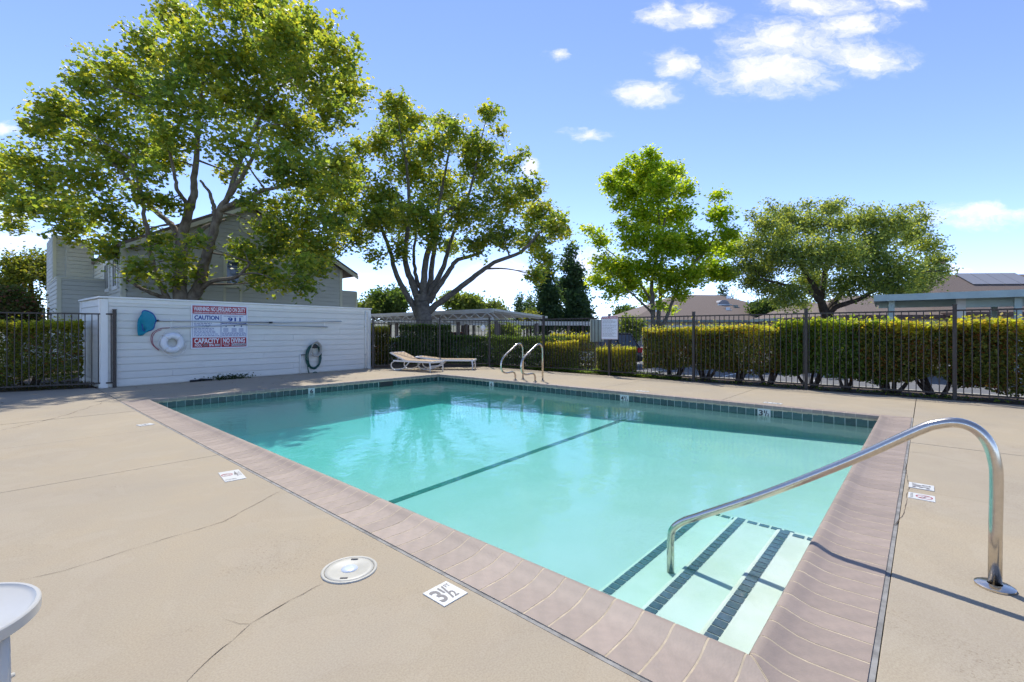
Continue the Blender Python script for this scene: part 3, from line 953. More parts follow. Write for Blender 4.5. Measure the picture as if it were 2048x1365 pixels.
# ------------------------------------------------------------------ white wall enclosure by the pool
WROT = math.atan2(WDIR.y, WDIR.x)
WN = Vector((-WDIR.y, WDIR.x, 0))


def wall_sz(u, v, out=0.0):
    p = ray_plane(u, v, WALL_A - WN * out, WN) - WALL_A
    return p.dot(WDIR), p.z


def siding_board(L, h, thick=0.02):
    """one board, a shadow gap left below it"""
    thick = .03; g_ = .014
    return MB().add([(0, 0, g_), (L, 0, g_), (L, -thick, g_), (0, -thick, g_), (0, 0, h), (L, 0, h), (L, -thick * .8, h), (0, -thick * .8, h)],
                    [(0, 3, 2, 1), (4, 5, 6, 7), (3, 7, 6, 2), (0, 1, 5, 4), (0, 4, 7, 3), (1, 2, 6, 5)])


def build_wall():
    L = (WALL_B - WALL_A).length; H = 2.17; rnd = random.Random(5)
    t = thing('equipment_enclosure', 'long low white enclosure of lap siding boards beside the pool', 'wall', WALL_A, WROT)
    put('core', MB().box(0.02, L - .02, 0.0, 0.12, -0.05, H - .03).box(0.0, 0.12, 0.12, 2.15, -0.05, H - .03).box(L - .12, L, 0.12, 2.15, -0.05, H - .03).box(.02, L - .02, 2.03, 2.15, -.05, H - .03), 'white_paint', t)
    n = 12; hb = (H - .06) / n
    for k in range(n):
        z = 0.01 + k * hb
        cuts = [0.11] + sorted(rnd.sample([1.4, 2.1, 2.9, 3.7, 4.6, 5.3, 6.2], rnd.choice((1, 1, 2)))) + [L - .1]
        for a, b in zip(cuts[:-1], cuts[1:]):
            put('siding_board', siding_board(b - a - .003, hb), 'white_paint', t, (a + .0015, -.001 - rnd.uniform(0, .0015), z))
        # the short return on the left
        put('siding_board', siding_board(2.0, hb), 'white_paint', t, (-.001, 2.13, z), (0, 0, R_(-90)))
    put('corner_trim', MB().box(-.03, .105, -.046, .0, 0, H - .05), 'trim_white', t, bevel=.004)
    put('corner_trim', MB().box(-.046, -.003, .001, .10, 0, H - .05), 'trim_white', t, bevel=.004)
    put('corner_trim', MB().box(L - .095, L + .02, -.046, .0, 0, H - .05), 'trim_white', t, bevel=.004)
    put('corner_trim', MB().box(-.046, .0, 2.06, 2.17, 0, H - .05), 'trim_white', t, bevel=.004)
    put('cap', MB().box(-.07, L + .05, -.08, .16, H - .03, H + .012), 'trim_white', t, bevel=.005)
    put('cap', MB().box(-.07, .16, .162, 2.2, H - .03, H + .012), 'trim_white', t, bevel=.005)
    put('cap', MB().box(L - .12, L + .05, .162, 2.2, H - .03, H + .012), 'trim_white', t, bevel=.005)
    put('fascia', MB().box(.107, L - .097, -.045, -.012, H - .13, H - .032), 'trim_white', t, bevel=.003)

    def W(name, label, cat, s, z, out=0.03, group=None):
        p = WALL_A + WDIR * s - WN * (out + .012)
        return thing(name, label, cat, (p.x, p.y, z), WROT, group)

    # --- warning sign
    s0, z1 = wall_sz(381.5, 608.5, .04); s1, _ = wall_sz(495, 611, .04); _, z0 = wall_sz(388, 698.5, .04)
    w, h = s1 - s0, z1 - z0
    b = W('warning_sign', 'large red, white and blue pool warning sign on the white wall', 'sign', s0, z0, .032)
    put('board', MB().box(0, w, -.006, .0, 0, h), 'sign_white', b, bevel=.004)
    F = -.0072

    def rect(x0, x1, y0, y1, m, name='panel', dy=0.0):
        put(name, MB().box(x0 * w, x1 * w, F - dy - .001, F - dy + .001, y0 * h, y1 * h), m, b)

    def txt(s_, x0, x1, y0, y1, m, bold=.02, dy=0.0):
        put('lettering', text_mesh(s_, (x1 - x0) * w, (y1 - y0) * h, bold), m, b, (x0 * w, F - .002 - dy, y0 * h), (R_(90), 0, 0))
    rect(.025, .975, .79, .97, 'sign_red')
    txt('WARNING: NO LIFEGUARD ON DUTY', .045, .955, .85, .95, 'sign_white', .03)
    txt('CHILDREN SHOULD NOT USE POOL WITHOUT ADULT SUPERVISION', .045, .955, .805, .833, 'sign_white', .03)
    for (xa, xb) in ((.025, .50), (.515, .975)):
        for (p, q, r, s_) in ((xa, xb, .775, .779), (xa, xb, .262, .266), (xa, xa + .004, .262, .779), (xb - .004, xb, .262, .779)):
            rect(p, q, r, s_, 'sign_blue', 'border')
    txt('CAUTION', .055, .475, .655, .755, 'sign_blue', .04)
    txt('IN EMERGENCY CALL', .56, .92, .735, .757, 'sign_blue', .02)
    txt('911', .63, .87, .615, .72, 'sign_blue', .035)
    rect(.515, .975, .568, .595, 'sign_blue')
    txt('CPR AND RESCUE BREATHING', .55, .94, .573, .590, 'sign_white', .01)
    rnd2 = random.Random(3)
    for y in (.60, .565, .53, .49, .455, .42, .39, .355, .325, .29):
        xe = rnd2.uniform(.30, .48)
        x = .05
        while x < xe:
            e = min(xe, x + rnd2.uniform(.02, .06)); rect(x, e, y, y + .012, 'sign_blue', 'small_print'); x = e + .012
    for (cx, yy) in ((.60, .50), (.75, .50), (.88, .50)):
        rect(cx - .012, cx + .012, yy, yy + .035, 'sign_blue', 'pictogram')
        for y in (.455, .435, .41, .385):
            rect(cx - .05, cx + .04, y, y + .009, 'sign_blue', 'small_print')
    for y in (.355, .335, .31, .29):
        x = .53
        while x < .96:
            e = min(.965, x + rnd2.uniform(.02, .07)); rect(x, e, y, y + .010, 'sign_blue', 'small_print'); x = e + .01
    rect(.025, .505, .03, .25, 'sign_red'); rect(.515, .975, .03, .25, 'sign_red')
    txt('CAPACITY', .055, .48, .12, .235, 'sign_white', .035); txt('NO DIVING', .545, .945, .125, .235, 'sign_white', .035)
    txt('POOL', .065, .18, .05, .105, 'sign_white', .03); rect(.195, .28, .05, .105, 'sign_white', 'blank')
    txt('SPA', .30, .385, .05, .105, 'sign_white', .03); rect(.40, .485, .05, .105, 'sign_white', 'blank')
    txt('POOL / SPA', .54, .67, .085, .11, 'sign_white', .02); txt('RULES', .57, .65, .05, .075, 'sign_white', .02)
    rect(.70, .965, .05, .11, 'sign_white', 'blank')
    x = .71
    while x < .95:
        rect(x, x + .02, .065, .09, 'marker_grey', 'small_print', .0005); x += .03

    # --- hooks, poles
    for (u, va, vb, lab) in ((342.5, 637, 656, 'white wall hook beside the life ring'), (649.5, 639, 656, 'white wall hook near the far end of the poles')):
        s_, za = wall_sz(u, va, .05); _, zb = wall_sz(u, vb, .05)
        hk = W('wall_hook', lab, 'hook', s_, zb, .022, 'hooks carrying the pool poles')
        put('plate', MB().box(-.018, .018, -.006, 0.0, 0, za - zb), 'trim_white', hk)
        for z in (0.02, (za - zb) * .72):
            put('prong', MB().tube([(0, -.004, z), (0, -.09, z - .01), (0, -.105, z + .03)], .006, 6), 'trim_white', hk, smooth=True)
    def pole(lab, pts, r, seg):
        s0_, z0_ = wall_sz(*pts[0], .075)
        p_ = W('pool_pole', lab, 'pole', s0_, z0_, .075, 'telescopic poles hung on the wall')
        loc = [(wall_sz(*q, .075)[0] - s0_, 0, wall_sz(*q, .075)[1] - z0_) for q in pts]
        for i in range(len(loc) - 1):
            put('tube', MB().tube([loc[i], loc[i + 1]], r[i], 8), 'aluminium', p_, smooth=True)
        if seg:
            a = Vector(loc[1]); put('coupling', MB().tube([a - Vector((.05, 0, 0)), a + Vector((.05, 0, 0))], .027, 10), 'black_plastic', p_, smooth=True)
        return p_
    pole('upper aluminium pole with black coupling hung along the wall', [(312, 641.5), (541, 645.5), (683, 643.5)], (.016, .013), True)
    pole('lower aluminium pole without a net hung along the wall', [(342, 655.5), (495, 649.5), (655, 654.5)], (.016, .016), False)

    # --- leaf net
    s_, z_ = wall_sz(311, 641.5, .09)
    nt = W('leaf_net', 'blue leaf skimmer net with a sagging bag on the wall', 'net', s_, z_, .085)
    fr = [(312, 641), (308, 632), (302, 626), (290, 621.5), (284, 625), (283, 640), (284, 655), (287, 662), (296, 662.5), (306, 658), (309, 648), (312, 641)]
    loc = [Vector((wall_sz(*q, .09)[0] - s_, -.02, wall_sz(*q, .09)[1] - z_)) for q in fr]
    put('rim', MB().tube(smooth_path(loc, 3), .014, 8), 'blue_frame', nt, smooth=True)
    put('socket', MB().tube([(-.03, -.01, 0), (.06, 0, 0)], .018, 8), 'black_plastic', nt, smooth=True)
    loop = smooth_path(loc, 3)[:-1]
    cen = sum(loop, Vector()) / len(loop)
    bagc = Vector((wall_sz(287, 668, .09)[0] - s_, .03, wall_sz(287, 668, .09)[1] - z_))
    vs = []; rings = 7; nn = len(loop); rg = random.Random(9)
    for k in range(rings):
        f = k / (rings - 1)
        c = cen.lerp(bagc, f ** 1.1)
        for p in loop:
            q = c + (p - cen) * (1 - f) ** .55 * (1 + .0 * f)
            q = q + Vector((-.10 * math.sin(math.pi * f), -.07 * math.sin(math.pi * min(1, f * 1.3)), -.03 * math.sin(math.pi * f)))
            vs.append(q + Vector((rg.uniform(-.006, .006), 0, rg.uniform(-.006, .006))))
    fs = [(k * nn + i, k * nn + (i + 1) % nn, (k + 1) * nn + (i + 1) % nn, (k + 1) * nn + i) for k in range(rings - 1) for i in range(nn)]
    bagl = []
    put('bag', MB().add(vs, fs), 'net', nt, smooth=True)

    # --- life ring on its rope
    s_, z_ = wall_sz(344.5, 686, .1)
    r_out = (wall_sz(369, 686, .1)[0] - wall_sz(320, 686, .1)[0]) / 2
    lr = W('life_ring', 'white life ring hanging from a rope on the white wall', 'life ring', s_, z_, .10)
    rm = r_out * .70; rs = r_out * .30
    vs = []; fs = []; A, Bn = 40, 14
    for i in range(A):
        th = 2 * math.pi * i / A
        for k in range(Bn):
            ph = 2 * math.pi * k / Bn
            rr = rm + rs * math.cos(ph)
            vs.append((rr * math.cos(th), rs * .85 * math.sin(ph), rr * math.sin(th)))
    for i in range(A):
        for k in range(Bn):
            fs.append((i * Bn + k, i * Bn + (k + 1) % Bn, ((i + 1) % A) * Bn + (k + 1) % Bn, ((i + 1) % A) * Bn + k))
    put('ring', MB().add(vs, fs), 'ring_white', lr, smooth=True)
    for a in (45, 135, 225, 315):
        th = R_(a); c = Vector((rm * math.cos(th), 0, rm * math.sin(th)))
        ang = []
        for k in range(13):
            ph = 2 * math.pi * k / 12
            ang.append(c + Vector((math.cos(th) * math.cos(ph), math.sin(ph) * .85, math.sin(th) * math.cos(ph))) * (rs + .004))
        put('band', MB().tube(ang, .012, 5), 'rope_white', lr, smooth=True)
    def wp(u, v, o=-.02):
        a, z = wall_sz(u, v, .1); return (a - s_, o, z - z_)
    put('rope', MB().tube(smooth_path([wp(326, 667), wp(342, 657), wp(360, 667)], 4), .009, 6), 'rope_white', lr, smooth=True)
    put('rope', MB().tube(smooth_path([wp(322, 673), wp(315, 690), wp(322, 699), wp(341, 715), wp(352, 714), wp(368, 703), wp(373, 693), wp(369, 682)], 4), .010, 6), 'rope_white', lr, smooth=True)
    rd = thing('throw_line', 'thin maroon throw line looping left of the life ring', 'rope', WALL_A + WDIR * s_ - WN * .06 + Vector((0, 0, z_)), WROT)
    put('line', MB().tube(smooth_path([wp(341, 656, 0), wp(325, 657, 0), wp(309, 664, 0), wp(303, 675, 0), wp(305, 688, 0), wp(313, 697, 0), wp(319, 701, 0), wp(308, 690, 0), wp(306, 676, 0), wp(312, 665, 0), wp(324, 660, 0)], 4), .008, 6), 'rope_red', rd, smooth=True)

    # --- garden hose and tap
    s_, z_ = wall_sz(628, 700, .1)
    hs = W('garden_hose', 'coiled green garden hose on a wall holder by a tap', 'hose', s_, z_, .05)
    put('holder', MB().box(-.06, .06, -.10, .05, .05, .09).box(-.08, .08, -.115, -.10, .05, .16), 'black_plastic', hs, bevel=.01)
    path = []; rh = random.Random(8)
    for k in range(5 * 18 + 1):
        a = 2 * math.pi * k / 18 + 1.57; c = k // 18
        rx = .24 + .012 * math.sin(k * .35) + .01 * c * (1 if c % 2 else -1); rz_ = .36 + .012 * c
        path.append((rx * math.cos(a) + rh.uniform(-.004, .004), -.03 - .02 * (c % 3) - .01 * math.sin(k), rz_ * math.sin(a) - .22))
    put('coil', MB().tube(path, .017, 7), 'hose_green', hs, smooth=True)
    path2 = []
    for k in range(4 * 16 + 1):
        a = 2 * math.pi * k / 16 + 1.57; c = k // 16
        path2.append((.035 + (.15 + .008 * c) * math.cos(a), -.10 - .012 * c, (.20 + .012 * c) * math.sin(a) + .02))
    put('grey_coil', MB().tube(path2, .018, 7), 'hose_grey', hs, smooth=True)
    put('loose_end', MB().tube(smooth_path([(-.22, -.05, -.35), (-.21, -.05, -.62), (-.14, -.06, -.80), (-.03, -.12, -z_ + .03), (.05, -.14, -z_ + .02)], 5), .016, 7), 'hose_green', hs, smooth=True)
    s_, z_ = wall_sz(600.5, 747, .06)
    tp = W('tap_pipe', 'white standpipe with tap left of the garden hose', 'tap', s_, 0.0, .05)
    put('pipe', MB().tube([(0, 0, -.02), (0, 0, .62)], .016, 8), 'trim_white', tp, smooth=True)
    put('tap', MB().tube([(0, 0, .60), (.05, -.02, .60), (.16, -.02, .60), (.18, -.02, .56)], .014, 8), 'dark_steel', tp, smooth=True)
    # vertical conduit at the right end
    cd = W('conduit_pipe', 'thin white conduit up the right corner of the white wall', 'pipe', wall_sz(730.5, 700, .05)[0], 0, .055)
    put('pipe', MB().tube([(0, 0, -.02), (0, 0, 2.08)], .018, 8), 'trim_white', cd, smooth=True)
    put('clamp', MB().box(-.03, .03, -.02, .03, 1.5, 1.53).box(-.03, .03, -.02, .03, .5, .53), 'aluminium', cd)
    # weeds and black pipe debris at the foot of the wall
    s_, _ = wall_sz(460, 755, .08); rng = np.random.default_rng(6)
    wd = W('weed', 'dark low weed growing from the joint under the warning sign', 'plant', s_, 0, .12)
    P = np.array([WALL_A + WDIR * s_ - WN * .13]) + rng.normal(size=(420, 3)) * np.array([.26, .05, .04]) + np.array([0, 0, .055])
    P[:, 2] = np.maximum(P[:, 2], .012)
    leaves('leaves', P, .05, np.array([(.03, .05, .015), (.045, .075, .02)])[rng.integers(0, 2, 420)], HEDGE, wd, 'quad', 3, .2)
    s_, _ = wall_sz(396, 760, .08)
    tr = W('pipe_offcut', 'flat black pipe offcut lying at the foot of the wall', 'pipe', s_, 0, .10)
    put('pipe', MB().tube([(-.2, -.02, .025), (.02, .0, .028)], [.03, .028], 8), 'black_plastic', tr, smooth=True)
    put('elbow', MB().tube([(.02, 0, .03), (.06, .01, .045), (.34, .03, .02)], [.04, .034, .016], 8), 'black_plastic', tr, smooth=True)


build_wall()

# ------------------------------------------------------------------ fences
yy = [12.40, 9.8, 7.26, 4.69, 2.09, -0.42, -2.95]
YL = 12.40 + 2.95
fence('dark iron picket fence running along the far side and right of the pool deck',
      [(DIAG_A + Vector((.02, -.06, 0)), DIAG_B, [0, .56, 1]), (DIAG_B, Vector((FX, -2.95, 0)), [(12.40 - y) / YL for y in yy])], 1)
fence('dark iron picket fence on the left meeting the white wall', [(LEFT_A + Vector((.0, -.04, 0)), LEFT_B, [0, .42, .84])], 2)


# ------------------------------------------------------------------ rails
def build_rails():
    PX = 3.53
    b = ray_plane(1990, 1168, (PX, 0, 0), (1, 0, 0))
    t = thing('handrail', 'polished steel handrail arching from the deck down to the pool steps', 'handrail', (PX, b.y, 0))
    pts = [(1990, 1168), (1991, 1060), (1993, 960)]
    P = [ray_plane(u, v, (PX, 0, 0), (1, 0, 0)) for u, v in [(1990, 1172), (1991, 1060), (1993, 965), (1990, 925), (1976, 885), (1950, 858), (1915, 846), (1875, 849), (1835, 862), (1700, 922), (1540, 985), (1400, 1032), (1365, 1044), (1345, 1060), (1341, 1085), (1341, 1150)]]
    P = [P[0]] + smooth_path(P[1:-1], 5) + [P[-1]]
    put('rail', MB().tube(P, .0275, 18), 'steel', t, world=True, smooth=True)
    auto_smooth(put('flange', MB().lathe([(.0305, .018), (.034, .017), (.066, .016), (.08, .010), (.08, .0), (.0, .0)], 36, (PX, P[0].y, 0.001)), 'steel', t, world=True), 30)
    put('flange', MB().lathe([(.034, .024), (.05, .022), (.072, .012), (.074, .0), (.0, .0)], 28, (PX, P[-1].y, P[-1].z - .005)), 'steel', t, world=True, smooth=True)
    for Y, lab in ((8.46, 'left of the two steel pool ladder grab rails'), (7.76, 'right of the two steel pool ladder grab rails')):
        t = thing('grab_rail', lab, 'grab rail', (9.85, Y, 0), 0, 'ladder grab rails')
        Q = [(9.66, 0), (9.655, .14), (9.61, .21), (9.50, .235), (9.30, .225), (9.15, .27), (9.085, .38), (9.085, .50), (9.14, .62), (9.30, .74), (9.66, .95), (9.78, 1.0), (9.89, .99), (9.96, .91), (9.975, .78), (9.98, 0)]
        put('rail', MB().tube([Vector((9.66, Y, 0))] + smooth_path([(x, Y, z) for x, z in Q[1:-1]], 4) + [Vector((9.98, Y, 0))], .024, 12), 'steel', t, world=True, smooth=True)
        for x in (9.66, 9.98):
            put('flange', MB().lathe([(.027, .02), (.05, .014), (.058, .0), (0, 0)], 20, (x, Y, .001)), 'steel', t, world=True, smooth=True)


build_rails()


# ------------------------------------------------------------------ things on the deck
def deck_marker(label, corners, draw):
    """white tile lying flat; corners in photo px: origin, +x, +y"""
    o, a, b = (ground(*c) for c in corners)
    ex = a - o; w = ex.length; ex.normalize(); h = (b - o).length
    t = thing('depth_marker', label, 'depth marker', (o.x, o.y, 0.002), math.atan2(ex.y, ex.x), 'depth and no diving markers on the deck')
    flip = (ex.x * (b - o).y - ex.y * (b - o).x) < 0
    y0, y1 = (-h, 0) if flip else (0, h)
    put('plate', MB().box(0, w, y0, y1, -.002, .003), 'marker_white', t, bevel=.0012)
    draw(t, w, h, y0)
    return t


def dm_text(t, s, x, y, w, h, m='marker_grey', bold=.02):
    put('lettering', text_mesh(s, w, h, bold), m, t, (x, y, .0042))


def no_dive(t, cx, cy, r):
    ring = MB(); n = 28
    vs = [(cx + rr * math.cos(2 * math.pi * k / n), cy + rr * math.sin(2 * math.pi * k / n), .0042) for rr in (r, r * .84) for k in range(n)]
    ring.add(vs, [(k, (k + 1) % n, n + (k + 1) % n, n + k) for k in range(n)])
    a = .7 * r; q = .055 * r
    ring.add([(cx - a - q, cy + a - q, .0044), (cx - a + q, cy + a + q, .0044), (cx + a + q, cy - a + q, .0044), (cx + a - q, cy - a - q, .0044)], [(0, 3, 2, 1)])
    put('prohibition_ring', ring, 'sign_red', t)
    d = MB().add([(cx - .5 * r, cy - .05 * r, .0043), (cx - .1 * r, cy + .35 * r, .0043), (cx + .1 * r, cy + .25 * r, .0043), (cx - .35 * r, cy - .2 * r, .0043)], [(0, 3, 2, 1)])
    d.add([(cx + .05 * r, cy + .05 * r, .0043), (cx + .5 * r, cy - .1 * r, .0043), (cx + .45 * r, cy - .25 * r, .0043), (cx + .0 * r, cy - .08 * r, .0043)], [(0, 3, 2, 1)])
    put('diver_symbol', d, 'marker_grey', t)


def half(n):
    def draw(t, w, h, y0):
        dm_text(t, n, .10 * w, y0 + .16 * h, .30 * w, .70 * h)
        dm_text(t, '1', .46 * w, y0 + .52 * h, .07 * w, .34 * h)
        dm_text(t, '/', .48 * w, y0 + .14 * h, .22 * w, .72 * h, bold=.005)
        dm_text(t, '2', .60 * w, y0 + .14 * h, .17 * w, .34 * h)
        dm_text(t, 'FT', .74 * w, y0 + .70 * h, .18 * w, .17 * h, bold=.0)
    return draw


def combo(n):
    def draw(t, w, h, y0):
        no_dive(t, .30 * w, y0 + .62 * h, .27 * min(w, h))
        dm_text(t, 'NO DIVING', .06 * w, y0 + .08 * h, .5 * w, .10 * h, bold=.0)
        dm_text(t, n, .62 * w, y0 + .35 * h, .16 * w, .5 * h)
        dm_text(t, '1/2', .80 * w, y0 + .4 * h, .14 * w, .35 * h, bold=.0)
    return draw


# reads from the deck side, so its baseline lies away from the pool
deck_marker('white tile reading 3 1/2 FT beside the round skimmer lid', [(845, 1189), (892, 1164), (887, 1216)], lambda t, w, h, y0: None)
MK = bpy.data.objects['depth_marker']
# letters of that tile: baseline along the line from the far-left to the near corner


def letters_35(t):
    o = ground(845, 1189); inv = wmat(t).inverted()
    pl = [c for c in t.children if c.name.startswith('plate')][0]
    xs = [v.co.x for v in pl.data.vertices]; ys = [v.co.y for v in pl.data.vertices]
    w, h = max(xs), max(abs(min(ys)), abs(max(ys)))
    y0 = min(ys)
    half('3')(t, w, h, y0)


letters_35(MK)
deck_marker('white tile with 4 1/2 and a red no diving ring left of the pool', [(436, 947), (477, 940), (461, 963)], combo('4'))
deck_marker('thin looking white marker tile farthest along the left deck', [(272, 851), (300, 847), (277, 854)], lambda t, w, h, y0: dm_text(t, '6 FT', .15 * w, y0 + .2 * h, .6 * w, .55 * h))
deck_marker('white 3 1/2 marker tile right of the pool, the farther of two', [(1817, 975), (1818, 965), (1868, 982)], lambda t, w, h, y0: half('3')(t, w, h, y0))
deck_marker('white no diving tile right of the pool, the nearer of two', [(1816, 996), (1817, 985), (1870, 1004)], lambda t, w, h, y0: (no_dive(t, .5 * w, y0 + .40 * h, .32 * min(w, h)), dm_text(t, 'NO DIVING', .1 * w, y0 + .82 * h, .8 * w, .10 * h, bold=0)))
for (u, v, lab) in ((1271, 786, 'white flat marker on the far deck halfway to the corner'), (1541, 809, 'white flat marker on the far deck nearest the right corner')):
    p = ground(u, v)
    t = thing('depth_marker', lab, 'depth marker', (X1 + CW + .18, p.y, 0.002), R_(-90), 'depth and no diving markers on the deck')
    put('plate', MB().box(-.15, .15, -.075, .075, -.002, .003), 'marker_white', t, bevel=.0012)
    dm_text(t, '4 1/2' if u < 1400 else '3 1/2', -.12, -.05, .24, .1)


def build_lid():
    p = ground(699, 1140)
    t = thing('skimmer_lid', 'round cream skimmer lid set in the near deck', 'lid', (p.x, p.y, 0))
    put('frame', MB().lathe([(.152, -.004), (.152, .006), (.146, .008), (.137, .007), (.134, .003)], 40), 'lid', t, smooth=True)
    put('cover', MB().lathe([(.132, .004), (.128, .008), (.105, .0085), (.098, .006), (.05, .008), (.046, .006), (.0, .006)], 40), 'lid', t, smooth=True)
    put('centre_cap', MB().lathe([(.046, .006), (.044, .010), (.02, .012), (.0, .0125)], 28), 'lid_centre', t, smooth=True)
    for s_ in (-1, 1):
        c = Vector((-.075 * s_, -.075 * s_, .0095))
        put('finger_slot', MB().box(-.020, .020, -.0055, .0055, -.003, .001), 'marker_ink', t, c, (0, 0, R_(-45)))


build_lid()


def build_table():
    d, l = 1.43, -1.80
    x, y = d * FW[0] + l * RT[0], d * FW[1] + l * RT[1]
    t = thing('side_table', 'small round white plastic table at the lower left corner', 'table', (x, y, 0), R_(20))
    put('table_top', MB().lathe([(0, .436), (.225, .436), (.235, .442), (.239, .447), (.247, .4475), (.251, .443), (.251, .412), (.247, .408), (.236, .408), (.236, .428), (0, .428)], 64), 'plastic_table', t, smooth=False)
    auto_smooth(t.children[0], 35)
    for k in range(4):
        a = R_(-62 + 90 * k) + 0.0
        put('leg', MB().tube([(.208 * math.cos(a), .208 * math.sin(a), .43), (.216 * math.cos(a), .216 * math.sin(a), .2), (.226 * math.cos(a), .226 * math.sin(a), 0)], [.019, .017, .016], 14), 'plastic_table', t, smooth=True)
    put('stretcher', MB().tube([(-.2, 0, .16), (.2, 0, .16)], .008, 8).tube([(0, -.2, .152), (0, .2, .152)], .008, 8), 'plastic_table', t, smooth=True)


build_table()


def lounger(label, head, foot, back_deg):
    head, foot = Vector(head), Vector(foot)
    d = foot - head; L = d.length
    t = thing('sun_lounger', label, 'sun lounger', head, math.atan2(d.y, d.x), 'sun loungers by the far corner')
    W = .31; hz = .33; bl = L * .40
    for s_ in (-1, 1):
        y = s_ * W
        put('side_rail', MB().bar((bl * .25, y, hz), (L, y, hz), .035, .06), 'plastic_white', t, bevel=.008)
        put('leg', MB().tube([(L - .08, y, hz), (L - .05, y, .15), (L - .06, y, 0)], [.026, .022, .022], 8), 'plastic_white', t, smooth=True)
        put('leg', MB().tube(smooth_path([(bl * .35, y, hz), (bl * .15, y, .25), (bl * .12, y, .12), (bl * .3, y, .02), (bl * .55, y, .02), (bl * .9, y, .10), (bl * 1.25, y, hz)], 4), .02, 8), 'plastic_white', t, smooth=True)
    for q in (MB().bar((L - .05, -W, .2), (L - .05, W, .2), .03, .03), MB().bar((bl * .3, -W, .03), (bl * .3, W, .03), .03, .03), MB().bar((L - .01, -W - .01, hz), (L - .01, W + .01, hz), .04, .06)):
        put('cross_bar', q, 'plastic_white', t, bevel=.006)
    st = MB().box(0, .062, -W - .012, W + .012, 0, .006).mesh('strap'); st.materials.append(MATS['sling'])
    x = bl
    while x < L - .08:
        put('strap', st, None, t, (x, 0, hz + .032)); x += .068
    a = R_(back_deg)
    bk = MB()
    def B(r, y, up=0): return (bl - r * math.cos(a) - up * math.sin(a) * 0, y, hz + .015 + r * math.sin(a) + up)
    for s_ in (-1, 1):
        put('back_rail', MB().bar(B(0, s_ * W), B(bl, s_ * W), .035, .05), 'plastic_white', t, bevel=.008)
    put('back_bar', MB().bar(B(bl, -W - .01), B(bl, W + .01), .045, .04), 'plastic_white', t, bevel=.008)
    r = .05
    while r < bl - .04:
        p = B(r, 0, .022)
        put('strap', st, None, t, p, (0, a, 0)); r += .068
    put('prop', MB().bar((bl * .45, -W * .8, hz), B(bl * .55, -W * .8), .02, .02).bar((bl * .45, W * .8, hz), B(bl * .55, W * .8), .02, .02), 'plastic_white', t)
    return t


lounger('tan sling lounger with its backrest raised beside the white wall', (9.62, 14.05, 0), (9.93, 12.12, 0), 19)
lounger('tan sling lounger lying nearly flat along the corner fence', (10.25, 13.62, 0), (11.52, 11.98, 0), 7)


# ------------------------------------------------------------------ sign on the fence and small fixtures
def build_fence_sign():
    p0 = ray_plane(1203, 679, (FX - .05, 0, 0), (1, 0, 0)); p1 = ray_plane(1236, 632, (FX - .05, 0, 0), (1, 0, 0))
    w = abs(p0.y - p1.y); h = p1.z - p0.z
    t = thing('pool_rules_sign', 'white POOL RULES board with red heading hung on the fence', 'sign', (FX - .05, p0.y, p0.z), R_(-90))
    put('board', MB().box(0, w, -.008, 0, 0, h), 'sign_white', t, bevel=.004)
    put('heading', MB().box(.02 * w, .98 * w, -.0105, -.0085, .885 * h, .985 * h), 'sign_red', t)
    put('lettering', text_mesh('POOL RULES', .86 * w, .062 * h, .03), 'sign_white', t, (.07 * w, -.012, .905 * h), (R_(90), 0, 0))
    for (a, b, c, d) in ((.02, .98, .012, .02), (.02, .03, .02, .885), (.97, .98, .02, .885)):
        put('border', MB().box(a * w, b * w, -.0098, -.0085, c * h, d * h), 'sign_red', t)
    rnd = random.Random(1); y = .85
    while y > .1:
        x = .07; e = rnd.uniform(.6, .93)
        while x < e:
            q = min(e, x + rnd.uniform(.05, .16)); put('small_print', MB().box(x * w, q * w, -.0098, -.0085, y * h, (y + .010) * h), 'marker_grey', t); x = q + .025
        y -= rnd.choice((.032, .032, .05))
    # box behind it
    c = at(1194, 15.9, 660)
    b = thing('utility_cabinet', 'pale green metal cabinet on a post behind the pool rules sign', 'cabinet', (c.x, c.y, -.03), R_(-48))
    put('cabinet', MB().box(-.22, .22, -.12, .12, 1.02, 1.78), 'utility_green', b, bevel=.01)
    put('door', MB().box(-.19, .19, -.135, -.122, 1.06, 1.74), 'utility_green', b, bevel=.004)
    put('post', MB().box(-.05, .05, -.05, .05, -.03, 1.02), 'carport_post', b)
    c = ray_plane(966, 656, (DIAG_B.x - .03, DIAG_B.y, 0), (0.6, 0.8, 0))
    g = thing('fence_plaque', 'small white rounded plate on the fence above the dark hedge', 'plate', (c.x, c.y, c.z), R_(-40))  # round-topped white plaque on the fence, not a light fitting
    put('plate', MB().lathe([(0, .02), (.08, .018), (.1, .006), (.1, 0), (0, 0)], 20), 'plastic_white', g, (0, -.02, 0), (R_(90), 0, 0), smooth=True)
    put('stem', MB().box(-.035, .035, -.03, -.012, -.13, -.06), 'plastic_white', g)


build_fence_sign()

# ------------------------------------------------------------------ hedges and shrubs
def hx(u, X):
    return ray_plane(u, VH, (X, 0, 0), (1, 0, 0)).y


